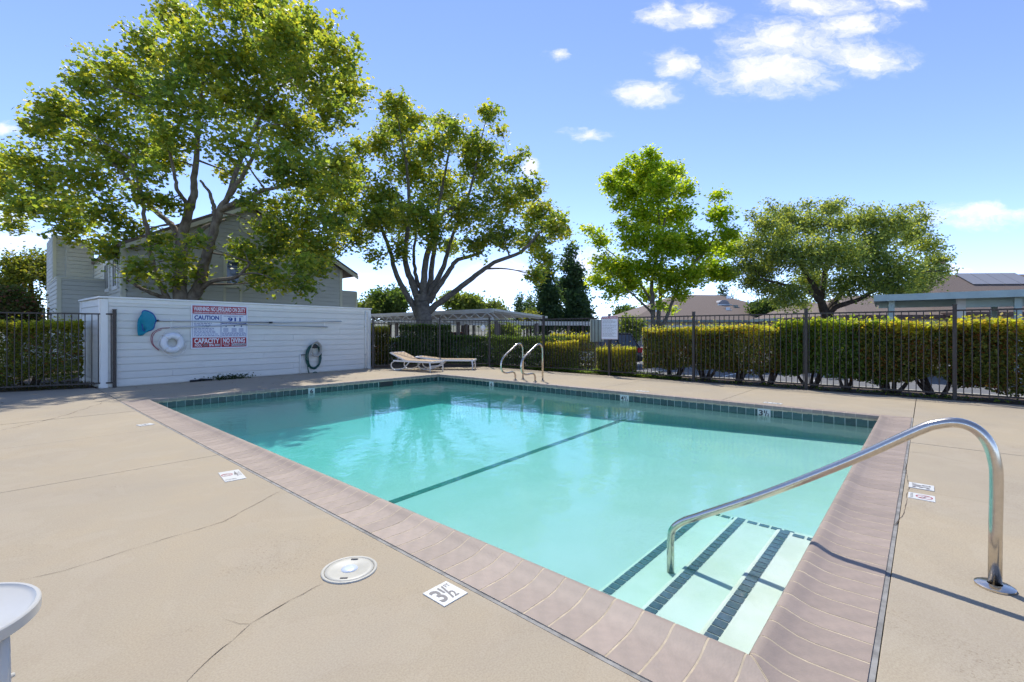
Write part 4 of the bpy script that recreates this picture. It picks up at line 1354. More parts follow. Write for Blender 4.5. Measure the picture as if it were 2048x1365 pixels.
GREEN_TOPS = [(0.242, 0.33, 0.033), (0.187, 0.275, 0.033), (0.286, 0.363, 0.044)]
DARK = [(0.084, 0.147, 0.043), (0.115, 0.189, 0.053), (0.062, 0.105, 0.033)]
HG = 'clipped hedge shrubs along the long fence'
ya, yb, yc, yd, ye = 6.45, 4.35, 2.6, 1.0, 0.1
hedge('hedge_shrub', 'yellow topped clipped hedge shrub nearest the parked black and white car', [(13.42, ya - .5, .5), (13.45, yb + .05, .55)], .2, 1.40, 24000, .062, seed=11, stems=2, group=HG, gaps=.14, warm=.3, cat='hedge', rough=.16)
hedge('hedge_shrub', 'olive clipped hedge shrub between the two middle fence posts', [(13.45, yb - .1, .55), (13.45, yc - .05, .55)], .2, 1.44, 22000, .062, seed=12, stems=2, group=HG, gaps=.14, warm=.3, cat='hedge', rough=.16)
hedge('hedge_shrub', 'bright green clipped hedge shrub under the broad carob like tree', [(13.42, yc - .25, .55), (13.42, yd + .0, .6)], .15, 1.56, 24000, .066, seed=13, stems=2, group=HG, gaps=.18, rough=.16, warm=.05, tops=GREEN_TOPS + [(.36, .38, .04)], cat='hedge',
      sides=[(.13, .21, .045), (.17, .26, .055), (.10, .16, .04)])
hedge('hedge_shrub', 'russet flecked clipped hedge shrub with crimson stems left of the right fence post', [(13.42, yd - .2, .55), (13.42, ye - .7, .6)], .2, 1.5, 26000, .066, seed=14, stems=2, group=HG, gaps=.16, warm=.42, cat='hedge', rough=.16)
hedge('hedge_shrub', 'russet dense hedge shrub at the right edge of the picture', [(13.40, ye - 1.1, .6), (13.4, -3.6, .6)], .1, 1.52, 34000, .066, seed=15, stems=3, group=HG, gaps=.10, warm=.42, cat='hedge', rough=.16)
BG = 'small rounded bushes behind the fence'
p = at(1232, 14.9)
hedge('round_bush', 'small round yellow green bush below the pool rules sign', [(p.x, p.y - .15, .50), (p.x, p.y + .15, .50)], .02, .80, 9000, .055, seed=21, stems=1, group=BG, warm=.1, cat='bush')
p = at(1118, 16.4)
hedge('round_bush', 'low round bush behind the ladder rails', [(p.x, p.y - .2, .5), (p.x, p.y + .2, .5)], .02, .96, 9000, .055, seed=22, stems=1, group=BG, warm=.15, cat='bush', sides=[(.16, .19, .05), (.19, .22, .06), (.12, .15, .04)])
p = at(1147, 17.3)
hedge('round_bush', 'taller squared bush left of the parked black and white car', [(p.x, p.y - .35, .55), (p.x, p.y + .35, .55)], .02, 1.2, 11000, .055, seed=23, stems=1, group=BG, warm=.2, cat='bush', sides=[(.14, .165, .045), (.17, .19, .05), (.11, .135, .04)])
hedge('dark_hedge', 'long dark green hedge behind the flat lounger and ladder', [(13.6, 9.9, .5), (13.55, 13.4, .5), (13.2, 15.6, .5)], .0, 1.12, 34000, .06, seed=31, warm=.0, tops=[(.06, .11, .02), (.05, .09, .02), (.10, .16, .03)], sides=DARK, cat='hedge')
p = at(851, 19.6)
hedge('block_hedge', 'tall dark square clipped shrub in front of the second sycamore trunk', [(p.x - .45, p.y + .35, .5), (p.x + .45, p.y - .35, .5)], .0, 1.58, 20000, .06, seed=32, warm=.0, tops=[(.07, .12, .02), (.05, .09, .02), (.12, .18, .03)], sides=DARK, cat='shrub')
p = at(757, 18.8)
hedge('yellow_shrub', 'yellowing upright shrub just right of the white wall', [(p.x - .08, p.y, .35), (p.x + .08, p.y, .35)], .0, 1.48, 9000, .06, seed=33, warm=.35, cat='shrub', sides=[(.10, .12, .02), (.14, .13, .02), (.07, .09, .02)])
p = at(795, 20.5)
hedge('low_shrub', 'low dark shrub between the yellowing shrub and the square shrub', [(p.x - .4, p.y + .3, .4), (p.x + .4, p.y - .3, .4)], .0, 1.02, 9000, .06, seed=34, warm=.0, sides=DARK, tops=[(.2, .25, .03), (.08, .12, .02)], cat='shrub')
ld = (LEFT_B - LEFT_A).normalized(); lnn = Vector((-ld.y, ld.x, 0));
if lnn.y < 0: lnn = -lnn
a = at(135, 12.1); b = LEFT_B + lnn * .85 + Vector((0, 0, 0)); a = LEFT_A + ld * (ld.dot(a - LEFT_A)) + lnn * .85
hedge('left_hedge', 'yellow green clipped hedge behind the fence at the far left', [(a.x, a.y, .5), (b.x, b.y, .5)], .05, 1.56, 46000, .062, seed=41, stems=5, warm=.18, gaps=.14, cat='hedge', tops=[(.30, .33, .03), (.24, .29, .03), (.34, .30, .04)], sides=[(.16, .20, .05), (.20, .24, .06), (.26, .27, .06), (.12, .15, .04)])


def ground_cover():
    rng = np.random.default_rng(5); n = 16000
    y = np.where(rng.random(n) < .6, rng.uniform(5.2, 10.5, n), rng.uniform(-5, 14, n)); x = 12.78 + np.abs(rng.normal(0, .28, n))
    lump = np.sin(y * 3) * np.sin(y * 7.7 + x * 4)
    thin = np.where((y > 5.2) & (y < 10.8), 1.0, .38)
    keep = rng.random(n) < thin * (.6 + .4 * lump)
    P = np.stack([x, y, .0 + rng.random(n) * .16 * (.6 + .4 * lump) * thin], 1)[keep]
    C = np.array([(.10, .17, .03), (.16, .24, .035), (.07, .12, .025), (.20, .27, .05)])[rng.integers(0, 4, len(P))]
    o = leaves('ground_cover', P, .06, C, HEDGE, None, 'oval', 9, .6)
    tag(o, 'low green ground cover plants along the foot of the fence', 'ground cover', kind='stuff')
    n = 5000; s = rng.random(n) * 6
    P = np.array([LEFT_A])[:, :] + np.array([ld]) * s[:, None] + np.array([lnn]) * (.15 + rng.random(n)[:, None] * 1.0)
    P[:, 2] = rng.random(n) * .12
    C = np.array([(.05, .08, .02), (.08, .06, .03), (.10, .08, .04)])[rng.integers(0, 3, n)]
    o = leaves('bed_cover', P, .05, C, HEDGE, None, 'oval', 10, .6)
    tag(o, 'dark leaf mulch and seedlings under the left hedge', 'ground cover', kind='stuff')


ground_cover()

# ------------------------------------------------------------------ trees
SYC = [(0.20, 0.265, 0.065), (0.145, 0.2, 0.06), (0.33, 0.33, 0.06), (0.2, 0.285, 0.07), (0.26, 0.31, 0.06), (0.1, 0.165, 0.06), (0.36, 0.35, 0.065), (0.19, 0.27, 0.075)]
D1 = 20.0
T1 = [
    ([(372, 735, 0), (366, 660, 0), (361, 599, 0), (360, 545, .1), (364, 487, .2), (374, 435, .2), (386, 399, .2), (388, 357, .3), (394, 290, .3), (402, 200, .2), (412, 90, 0)], .36, .05),
    ([(376, 735, .3), (380, 640, .3), (384, 599, .3), (400, 570, .2), (410, 521, 0), (422, 482, -.2), (432, 448, -.3), (440, 421, -.4), (454, 399, -.5), (471, 374, -.6), (500, 325, -.8), (530, 250, -1)], .33, .05),
    ([(432, 448, -.3), (429, 425, -.3), (427, 410, -.2), (420, 387, 0), (400, 362, .2)], .12, .05),
    ([(392, 590, .3), (407, 575, .1), (427, 562, -.3), (464, 557, -.9), (486, 545, -1.3), (500, 525, -1.5)], .12, .05),
    ([(440, 421, -.4), (466, 408, -.8), (500, 396, -1.2), (525, 382, -1.5), (562, 374, -1.8), (610, 360, -2)], .13, .04),
    ([(366, 512, .2), (376, 495, .3), (391, 472, .5), (415, 452, .8), (450, 440, 1.4)], .15, .06),
    ([(362, 640, 0), (350, 612, -.1), (337, 599, -.2), (317, 565, -.5), (303, 521, -.8), (296, 472, -1), (288, 428, -1.2), (282, 380, -1.2), (262, 320, -1.5)], .15, .05),
    ([(345, 604, -.1), (325, 595, -.4), (303, 587, -.8), (278, 575, -1.2), (255, 560, -1.5)], .10, .05),
    ([(364, 490, .2), (352, 465, .3), (342, 448, .4), (310, 421, .8), (269, 374, 1.2), (230, 330, 1.5), (180, 290, 2), (120, 280, 2)], .15, .05),
    ([(374, 430, .2), (371, 406, 0), (354, 379, -.4), (349, 350, -.6), (330, 280, -1), (300, 200, -1.2)], .11, .04),
    ([(454, 399, -.5), (490, 300, .5), (540, 200, 1.0), (600, 140, 1.2)], .11, .04),
]
B1 = [(430, -15, 75), (520, 15, 82), (610, 55, 70), (678, 105, 52), (700, 180, 42), (350, 35, 58), (300, 100, 60), (232, 140, 58), (172, 165, 45), (380, 110, 80), (470, 110, 80), (560, 130, 80), (640, 160, 60),
      (655, 225, 60), (600, 265, 62), (540, 220, 70), (450, 200, 80), (360, 200, 80), (280, 195, 70), (200, 232, 60), (112, 215, 40), (88, 255, 45), (150, 290, 60), (60, 320, 50), (18, 330, 42), (5, 375, 42), (90, 370, 60),
      (170, 360, 62), (240, 320, 62), (300, 290, 60), (355, 270, 55), (330, 320, 35), (480, 290, 58), (560, 325, 62), (620, 350, 62), (675, 330, 50), (560, 415, 50), (615, 440, 58), (655, 485, 46), (600, 490, 42), (640, 535, 28),
      (602, 555, 24), (535, 545, 32), (492, 505, 38), (545, 500, 34), (150, 420, 50), (220, 420, 50), (110, 425, 38), (62, 415, 32), (265, 470, 42), (205, 480, 38), (272, 540, 28), (318, 485, 28), (345, 520, 32), (395, 545, 24),
      (340, 405, 30), (285, 400, 38), (520, 450, 30), (470, 345, 30), (25, 420, 18), (700, 150, 25), (715, 215, 20), (640, 395, 45), (300, 345, 35), (395, 485, 22), (500, 400, 26), (-30, 340, 45), (570, 75, 60), (608, 575, 24), (604, 528, 32), (520, 562, 26), (562, 565, 24), (500, 530, 30), (640, 515, 36), (665, 440, 40), (268, 565, 24), (392, 580, 18), (340, 560, 24), (30, 450, 26), (130, 460, 34), (230, 505, 32), (690, 380, 35), (555, 470, 36)]
build_tree('sycamore_tree', 'huge spreading sycamore behind the white wall, its crown leaving the top of the picture', D1, T1, B1, 62000, .155, SYC, 'bark', 101, 3.4, group='sycamores')
D2 = 27.0
T2 = [
    ([(848, 726, 0), (848, 650, 0), (846, 620, 0), (844, 606, 0), (840, 592, 0)], .52, .40),
    ([(840, 640, 0), (832, 622, 0), (825, 609, 0), (806, 577, -.3), (788, 536, -.6), (781, 503, -.8), (760, 450, -1.2)], .24, .09),
    ([(842, 610, 0), (834, 592, .1), (821, 558, .2), (810, 518, .3), (815, 463, .3), (817, 371, .2), (805, 280, 0)], .28, .06),
    ([(845, 600, 0), (843, 582, .3), (832, 554, .5), (828, 507, .8), (835, 440, 1.2)], .20, .06),
    ([(848, 600, 0), (847, 566, -.2), (854, 511, -.5), (869, 470, -.8), (880, 434, -1), (916, 410, -1.4)], .25, .08),
    ([(852, 605, 0), (859, 584, .3), (863, 536, .6), (871, 485, .8), (880, 400, 1.2), (900, 300, 1.2)], .24, .06),
    ([(856, 600, 0), (865, 577, 0), (883, 543, 0), (894, 510, .2), (905, 470, .4), (940, 380, .6), (965, 270, .8)], .22, .05),
    ([(858, 605, 0), (873, 580, -.3), (898, 543, -.6), (913, 522, -.9), (938, 514, -1.2), (964, 505, -1.5)], .19, .08),
    ([(852, 636, 0), (861, 620, 0), (894, 595, -.3), (924, 573, -.6), (957, 547, -.9), (990, 525, -1.2), (1041, 505, -1.6), (1075, 470, -1.8)], .24, .07),
]
B2 = [(790, 212, 34), (800, 255, 48), (830, 240, 32), (762, 285, 38), (722, 300, 28), (702, 350, 40), (692, 420, 40), (722, 470, 38), (752, 515, 22), (760, 400, 58), (820, 340, 58), (800, 440, 58), (860, 300, 46), (900, 265, 36),
      (880, 380, 58), (940, 290, 42), (978, 235, 20), (990, 218, 14), (1000, 258, 14), (965, 222, 10), (960, 340, 52), (930, 430, 56), (1020, 330, 24), (1045, 310, 12), (1010, 400, 52), (1060, 380, 34), (1080, 430, 42), (1112, 450, 30), (1070, 480, 42),
      (1090, 520, 32), (1072, 550, 18), (1000, 470, 46), (950, 490, 34), (860, 470, 42), (900, 495, 22), (800, 500, 28), (840, 430, 50), (680, 460, 30), (880, 240, 22), (1125, 470, 18), (755, 440, 40), (980, 300, 30)]
build_tree('sycamore_tree', 'many stemmed sycamore left of centre, standing behind the loungers', D2, T2, B2, 40000, .165, SYC, 'bark_grey', 102, 3.0, group='sycamores', rs=.9)
LIQ = [(0.218, 0.328, 0.031), (0.281, 0.39, 0.034), (0.343, 0.437, 0.039), (0.156, 0.25, 0.031), (0.374, 0.406, 0.047)]
D3 = 27.0
T3 = [
    ([(1312, 726, 0), (1309, 690, 0), (1307, 660, 0), (1306, 607, 0), (1304, 563, 0), (1313, 505, 0), (1318, 430, .2), (1305, 350, 0)], .20, .04),
    ([(1315, 726, .2), (1317, 660, .2), (1320, 592, .2), (1323, 534, .3), (1326, 460, .3), (1340, 390, .4)], .17, .04),
    ([(1316, 722, .1), (1325, 660, 0), (1339, 619, -.3), (1354, 581, -.5), (1372, 543, -.8), (1420, 490, -1), (1445, 430, -1.2)], .14, .03),
    ([(1306, 630, 0), (1299, 620, 0), (1281, 604, -.4), (1263, 587, -.7), (1230, 560, -1)], .09, .03),
    ([(1306, 615, 0), (1300, 600, .2), (1289, 581, .5), (1260, 540, .9), (1215, 500, 1.1)], .09, .03)]
B3 = [(1300, 308, 13), (1265, 325, 14), (1300, 335, 30), (1245, 345, 18), (1215, 360, 12), (1345, 345, 26), (1225, 375, 20), (1260, 380, 34), (1320, 380, 40), (1365, 380, 24), (1240, 410, 18), (1290, 430, 44), (1350, 430, 38), (1247, 450, 16),
      (1270, 480, 34), (1330, 490, 44), (1370, 480, 30), (1392, 500, 30), (1437, 392, 15), (1440, 430, 24), (1450, 470, 26), (1465, 500, 22), (1430, 500, 24), (1420, 540, 28), (1455, 548, 22), (1380, 550, 34), (1340, 560, 34), (1290, 540, 38), (1240, 540, 33),
      (1207, 530, 26), (1200, 482, 17), (1176, 458, 9), (1190, 467, 11), (1195, 560, 20), (1225, 582, 22), (1260, 570, 24), (1300, 590, 20), (1360, 590, 16), (1320, 612, 10), (1478, 480, 8), (1290, 365, 30), (1405, 470, 10), (1345, 620, 8)]
build_tree('sweetgum_tree', 'bright lime green broadleaf tree in the centre, in front of the brown roof', D3, T3, B3, 40000, .145, LIQ, 'bark_grey', 103, 1.7, sprig=.2, rs=.97)
CAR = [(0.15, 0.217, 0.084), (0.184, 0.25, 0.091), (0.233, 0.299, 0.1), (0.299, 0.35, 0.084), (0.109, 0.166, 0.066), (0.383, 0.417, 0.1)]
D4 = 24.0
T4 = [
    ([(1658, 733, 0), (1656, 680, 0), (1655, 643, 0), (1646, 616, 0), (1637, 596, 0), (1626, 571, .2), (1600, 530, .4), (1570, 490, .4)], .34, .07),
    ([(1657, 640, 0), (1667, 618, -.2), (1694, 607, -.6), (1720, 598, -1), (1760, 575, -1.4), (1800, 550, -1.5)], .18, .05),
    ([(1650, 625, 0), (1672, 600, .3), (1690, 575, .6), (1710, 530, 1), (1730, 480, 1.2)], .18, .05),
    ([(1640, 603, 0), (1625, 590, -.3), (1605, 578, -.7), (1570, 570, -1), (1530, 560, -1.2)], .14, .04),
    ([(1640, 600, 0), (1648, 560, .3), (1655, 500, .5), (1660, 450, .4)], .18, .04)]
B4 = [(1490, 530, 22), (1510, 490, 27), (1530, 450, 22), (1545, 420, 11), (1505, 432, 10), (1570, 440, 28), (1576, 420, 9), (1615, 412, 11), (1620, 450, 38), (1660, 418, 20), (1682, 408, 10), (1690, 450, 34), (1740, 440, 28), (1752, 420, 9), (1726, 418, 8), (1790, 448, 32), (1812, 420, 10),
      (1842, 412, 8), (1820, 470, 33), (1850, 490, 28), (1872, 520, 22), (1888, 542, 10), (1850, 550, 33), (1800, 540, 43), (1740, 520, 48), (1680, 510, 48), (1620, 510, 48), (1560, 510, 43), (1520, 540, 33), (1540, 580, 28), (1500, 565, 18), (1580, 590, 32),
      (1558, 606, 15), (1620, 560, 33), (1690, 570, 33), (1740, 570, 34), (1790, 578, 30), (1830, 580, 20), (1605, 608, 14), (1495, 505, 14), (1560, 470, 34), (1750, 480, 36), (1875, 495, 10), (1895, 515, 5), (1535, 405, 5), (1843, 435, 12), (1640, 585, 20)]
build_tree('carob_tree', 'broad domed dark evergreen tree right of centre behind the hedge', D4, T4, B4, 66000, .14, CAR, 'bark_dark', 104, 2.2, tpl='oval', m=HEDGE, sprig=.2, per=12, up=.2, rs=.97)


def far_tree(name, label, u, v_top, v_bot, half_w, depth, palette, n, leaf, seed, shape='round', group=None, bark='bark_dark'):
    rng = np.random.default_rng(seed); rnd = random.Random(seed)
    s = depth / FPX
    b = at(u, depth); b.z = -.5
    t = thing(name, label, 'tree', b, 0, group)
    top = CAM_H + (VH - v_top) * s; low = CAM_H + (VH - v_bot) * s; w = half_w * s
    put('trunk', MB().tube([(b.x, b.y, -.6), (b.x + .1, b.y, (low + top) * .35), (b.x, b.y, top - .3 * (top - low))], [max(.12, w * .09), w * .06 + .05, .03], 8), bark, t, world=True, smooth=True)
    B = []
    H = top - low
    if shape == 'cone':
        m = 34
        for i in range(m):
            f = (i + rnd.random()) / m
            r = w * (1 - f) ** .75 * rnd.uniform(.8, 1.1)
            a = rnd.uniform(0, 6.28)
            B.append((b.x + math.cos(a) * r * .62, b.y + math.sin(a) * r * .62, low + H * f * .97, max(.12 * w, r * .5)))
    elif shape == 'spire':
        for i in range(16):
            f = (i + .5) / 16
            B.append((b.x, b.y, low + H * f, w * (1 - f ** 3) * .9 + .05))
    else:
        for i in range(26):
            d = Vector((rnd.gauss(0, 1), rnd.gauss(0, 1), rnd.gauss(0, 1))).normalized() * rnd.uniform(.45, .8)
            B.append((b.x + d.x * w, b.y + d.y * w, (low + top) / 2 + d.z * H / 2, min(w, H / 2) * rnd.uniform(.28, .45)))
    P, g = crown_points(rng, B, n, leaf * 1.3, 10, .45)
    leaves('crown', P, leaf, pal(rng, len(P), g, palette), FAR, t, 'quad', seed, .2)
    return t


DG = [(0.063, 0.112, 0.028), (0.084, 0.14, 0.035), (0.049, 0.084, 0.025), (0.112, 0.168, 0.042)]
LG = [(0.13, 0.182, 0.039), (0.169, 0.221, 0.052), (0.104, 0.156, 0.039), (0.208, 0.234, 0.065)]
CF = [(0.042, 0.084, 0.037), (0.059, 0.109, 0.05), (0.034, 0.067, 0.03), (0.084, 0.134, 0.059)]
far_tree('evergreen_tree', 'round dark green tree beside the grey house right gable', 778, 566, 640, 42, 48, DG, 9000, .32, 201)
far_tree('olive_tree', 'pale yellowish small tree just right of the grey house', 735, 598, 640, 24, 46, LG, 3000, .28, 202)
far_tree('leafy_tree', 'pale green tree left of centre behind the carport', 925, 584, 645, 48, 55, LG, 9000, .34, 203)
far_tree('leafy_tree', 'lower pale green tree behind the right end of the carport', 985, 600, 650, 30, 58, LG, 5000, .34, 204)
far_tree('conifer_tree', 'broad dark conifer, left of the pair in the centre', 1094, 520, 655, 34, 58, CF, 12000, .36, 205, 'cone', 'paired conifers')
far_tree('conifer_tree', 'tall pointed dark conifer, right of the pair in the centre', 1143, 487, 655, 50, 62, CF, 17000, .38, 206, 'cone', 'paired conifers')
for i, (u, v, d) in enumerate(((1036, 588, 84), (1041, 583, 86), (1048, 602, 82), (1054, 594, 84), (1061, 580, 86))):
    far_tree('cypress_tree', ['leftmost slim cypress of the five', 'second slim cypress from the left of the five', 'shortest slim cypress of the five, in the middle', 'fourth slim cypress from the left of the five', 'tallest slim cypress of the five, at the right'][i], u, v, 655, 4.6, d, CF, 1500, .32, 210 + i, 'spire', 'slim cypresses')
far_tree('conifer_tree', 'small dark conifer showing above the brown roof ridge', 1446, 568, 640, 15, 110, CF, 3500, .5, 220, 'cone')
far_tree('conifer_tree', 'tiny conifer tip right of the brown roof ridge', 1467, 578, 640, 6, 112, CF, 1200, .4, 221, 'cone')
far_tree('dark_tree', 'dark low tree right of the brown roof', 1530, 597, 645, 26, 60, DG, 4000, .36, 222)
far_tree('dark_tree', 'dark distant tree left of the brown roof', 1250, 612, 650, 24, 95, DG, 3000, .5, 223)
far_tree('yellow_shrub_tree', 'small golden shrub left of the conifers', 1060, 622, 650, 12, 50, [(.24, .24, .04), (.18, .2, .04)], 1500, .26, 224)
far_tree('leafy_tree', 'light green small tree under the carport left of the rules sign', 1010, 640, 690, 38, 40, LG, 5000, .22, 225)
far_tree('leafy_tree', 'light green small tree right of the rules sign', 1262, 632, 690, 30, 38, LG, 4500, .2, 226)
far_tree('golden_tree', 'golden green tree at the left edge behind the grey house', 60, 486, 640, 62, 34, [(.20, .22, .03), (.15, .18, .03), (.24, .22, .04), (.10, .14, .025)], 11000, .2, 227)
far_tree('crape_myrtle', 'pink flecked dark small tree above the left hedge', 25, 545, 690, 52, 15.5, [(.06, .09, .025), (.09, .12, .03), (.05, .075, .02), (.22, .09, .07), (.12, .13, .03)], 11000, .095, 228)


# ------------------------------------------------------------------ grey two storey house behind the wall
def lap_wall(p0, p1, z0, ztop, pitch=.21, thick=.035):
    """lap siding from p0 to p1 (outer face on the right hand side); ztop(s) gives the wall top along the length"""
    d = Vector((p1[0] - p0[0], p1[1] - p0[1], 0)); L = d.length; d.normalize(); n = Vector((d.y, -d.x, 0))
    m = MB(); o = Vector((p0[0], p0[1], 0))
    z = z0; S = np.linspace(0, L, 121); T = np.array([ztop(s) for s in S])
    while z < T.max():
        ok = S[T > z + .02]
        if len(ok) < 2:
            break
        ok2 = S[T > min(z + pitch, T.max() - .02)]
        a, b = ok[0], ok[-1]
        a2, b2 = (ok2[0], ok2[-1]) if len(ok2) > 1 else ((a + b) / 2, (a + b) / 2 + .01)
        zt = z + pitch
        g_ = .028
        zb = z + g_
        q = [o + d * a + n * thick, o + d * b + n * thick, o + d * b2 + n * thick, o + d * a2 + n * thick]
        r = [o + d * a, o + d * b, o + d * b2, o + d * a2]
        m.add([(q[0].x, q[0].y, zb), (q[1].x, q[1].y, zb), (q[2].x, q[2].y, zt), (q[3].x, q[3].y, zt), (r[0].x, r[0].y, zb), (r[1].x, r[1].y, zb), (r[2].x, r[2].y, zt), (r[3].x, r[3].y, zt)],
              [(0, 1, 2, 3), (4, 5, 1, 0), (3, 2, 6, 7), (0, 3, 7, 4), (1, 5, 6, 2)])
        z += pitch
    return m


def window(parent, p, rz, w, h, fw=.11, panes=2, trim='cream_trim', name='window'):
    """window hung on a wall: p lower left corner on the wall face, opening w x h, facing local -y"""
    f = put(name, MB().box(-fw, w + fw, -.05, 0.0, -fw, 0).box(-fw, w + fw, -.05, 0.0, h, h + fw).box(-fw, 0, -.05, 0.0, 0, h).box(w, w + fw, -.05, 0.0, 0, h), trim, parent, p, (0, 0, rz), world=True, bevel=.006)
    for k in range(panes):
        g = put('pane', MB().box(k * w / panes + .02, (k + 1) * w / panes - .02, -.026, -.02, .02, h - .02), GLASS, f)
    fr = MB()
    for k in range(panes + 1):
        fr.box(max(0, k * w / panes - .025), min(w, k * w / panes + .025), -.036, -.001, 0.001, h - .001)
    fr.box(.026, w - .026, -.0345, -.001, 0.001, .045).box(.026, w - .026, -.0345, -.001, h - .045, h - .001)
    put('sash', fr, 'trim_white', f)
    return f


def build_house():
    YW, XL, XR = 26.0, 3.87, 13.98; XM = (XL + XR) / 2; ZE, ZA = 5.0, 7.75
    t = thing('grey_house', 'grey lap sided two storey house with a gable behind the big sycamore', 'house', (XM, YW, -.5))
    put('wall', MB().add([(XL, YW, -.5), (XR, YW, -.5), (XR, YW, ZE), (XM, YW, ZA), (XL, YW, ZE), (XL, 44, -.5), (XR, 44, -.5), (XR, 44, ZE), (XM, 44, ZA), (XL, 44, ZE)],
                         [(0, 1, 2, 3, 4), (9, 8, 7, 6, 5), (0, 4, 9, 5), (1, 6, 7, 2)]), 'grey_siding', t, world=True)
    gab = lambda s: ZA - abs(s - (XR - XL) / 2) * (ZA - ZE) / ((XR - XL) / 2)
    o = put('siding', lap_wall((XL, YW - .002), (XR, YW - .002), -.3, gab), 'grey_siding', t, world=True); o['kind'] = 'stuff'
    o = put('siding', lap_wall((XL - .002, 44), (XL - .002, YW), -.3, lambda s: ZE), 'grey_siding', t, world=True); o['kind'] = 'stuff'
    for x in (XL, XR):
        put('corner_board', MB().box(x - .12 if x == XR else x - .03, x + .03 if x == XR else x + .12, YW - .06, YW + .0, -.4, ZE), 'cream_trim', t, world=True)
    put('corner_board', MB().box(XL - .06, XL - .003, YW + .001, YW + .16, -.4, ZE), 'cream_trim', t, world=True)
    # roof with overhang and barge boards
    ov = .75; sl = (ZA - ZE) / (XR - XM); th = .16
    for s_ in (-1, 1):
        ovs = ov if s_ > 0 else .12
        xe = XM + s_ * (XR - XM + ovs); ze = ZE - sl * ovs
        A = [(XM, ZA + .05), (xe, ze + .05), (xe, ze + .05 + th), (XM, ZA + .05 + th * 1.12)]
        v = [(x, YW - .55, z) for x, z in A] + [(x, 44.5, z) for x, z in A]
        f = [(0, 1, 2, 3), (7, 6, 5, 4), (0, 4, 5, 1), (1, 5, 6, 2), (2, 6, 7, 3), (3, 7, 4, 0)]
        put('roof', MB().add(v, f), 'shingle', t, world=True)
        A = [(XM, ZA - .14), (xe, ze - .14), (xe, ze + .06), (XM, ZA + .06)]
        v = [(x, YW - .62, z) for x, z in A] + [(x, YW - .56, z) for x, z in A]
        put('barge_board', MB().add(v, f), 'cream_trim', t, world=True)
    # round louvre under the gable
    c = ray_plane(498, 451, (0, YW - .04, 0), (0, 1, 0)); r = .46
    vt = put('gable_vent', MB().lathe([(r * .78, .0), (r * .78, .06), (r, .06), (r, 0)], 32), 'cream_trim', t, (c.x, YW - .02, c.z), (R_(90), 0, 0), world=True)
    for k in range(7):
        z = -.3 + k * .1; hw = math.sqrt(max(.01, (.78 * r) ** 2 - z * z))
        put('slat', MB().box(-hw, hw, z - .03, z + .02, .01, .05), 'cream_trim', vt)
    put('vent_back', MB().lathe([(0, .004), (r * .78, .004)], 24), 'brown_trim', vt)
    # front window
    a = ray_plane(452.5, 570, (0, YW - .03, 0), (0, 1, 0)); b = ray_plane(478, 523, (0, YW - .03, 0), (0, 1, 0))
    window(t, (a.x, YW - .035, a.z), 0, b.x - a.x, b.z - a.z, .14, 1)
    put('panel_board', MB().box(a.x - .14, a.x - .02, YW - .065, YW - .004, -.2, a.z - .15).box(b.x + .02, b.x + .14, YW - .065, YW - .004, -.2, a.z - .15), 'cream_trim', t, world=True)
    # side windows on the left flank
    for (y0, w) in ((26.9, 1.0), (29.0, 1.2)):
        window(t, (XL - .036, y0 + w, 3.35), R_(-90), w, 1.25, .13, 2, 'trim_white')
    # balcony box and stair tower on the left flank
    bx0, by0, by1, bz = 2.15, 30.0, 34.0, 3.8
    bl = put('balcony', MB().box(bx0, XL, by0, by1, -.5, bz), 'grey_siding', t, world=True)
    put('siding', lap_wall((bx0, by0 - .002), (XL, by0 - .002), -.3, lambda s: bz), 'grey_siding', bl, world=True)['kind'] = 'stuff'
    put('siding', lap_wall((bx0 - .002, by1), (bx0 - .002, by0), -.3, lambda s: bz), 'grey_siding', bl, world=True)['kind'] = 'stuff'
    put('cap', MB().box(bx0 - .06, XL - .03, by0 - .06, by1, bz + .002, bz + .06), 'cream_trim', bl, world=True)
    put('corner_board', MB().box(bx0 - .03, bx0 + .12, by0 - .06, by0 - .004, -.4, bz), 'cream_trim', bl, world=True)
    tw = put('stair_tower', MB().box(2.3, 3.0, 34.3, 38.0, -.5, 6.3).box(3.0, 3.84, 35.0, 38.0, -.5, 6.0), 'grey_siding', t, world=True)
    put('siding', lap_wall((2.3, 34.298), (3.0, 34.298), -.3, lambda s: 6.3), 'grey_siding', tw, world=True)['kind'] = 'stuff'
    put('siding', lap_wall((2.298, 38.0), (2.298, 34.3), -.3, lambda s: 6.3), 'grey_siding', tw, world=True)['kind'] = 'stuff'
    put('corner_board', MB().box(2.27, 2.4, 34.235, 34.29, -.4, 6.3), 'cream_trim', tw, world=True)
    put('siding', lap_wall((3.0, 34.998), (3.84, 34.998), 3.0, lambda s: 6.0), 'grey_siding', tw, world=True)['kind'] = 'stuff'
    put('stair_rail', MB().bar((3.0, 34.15, 3.95), (3.84, 34.15, 4.9), .06, .3), 'trim_white', tw, world=True)
    ub = put('upper_bay', MB().box(2.75, XL - .002, 34.0, 36.5, 3.0, 6.1), 'grey_siding', t, world=True)
    put('siding', lap_wall((2.75, 33.998), (XL - .04, 33.998), 3.0, lambda s: 6.1), 'grey_siding', ub, world=True)['kind'] = 'stuff'
    put('lower_wing', MB().box(.6, 2.1, 36.0, 40.0, -.5, 2.6), 'grey_siding', t, world=True)
    put('siding', lap_wall((.6, 35.998), (2.1, 35.998), -.3, lambda s: 2.6), 'grey_siding', t, world=True)['kind'] = 'stuff'
    # small box at the right corner
    c0 = ray_plane(684, 600, (0, YW + 1.2, 0), (0, 1, 0)); c1 = ray_plane(713, 600, (0, YW + 1.2, 0), (0, 1, 0))
    zt = CAM_H + (VH - 583) / FPX * 29
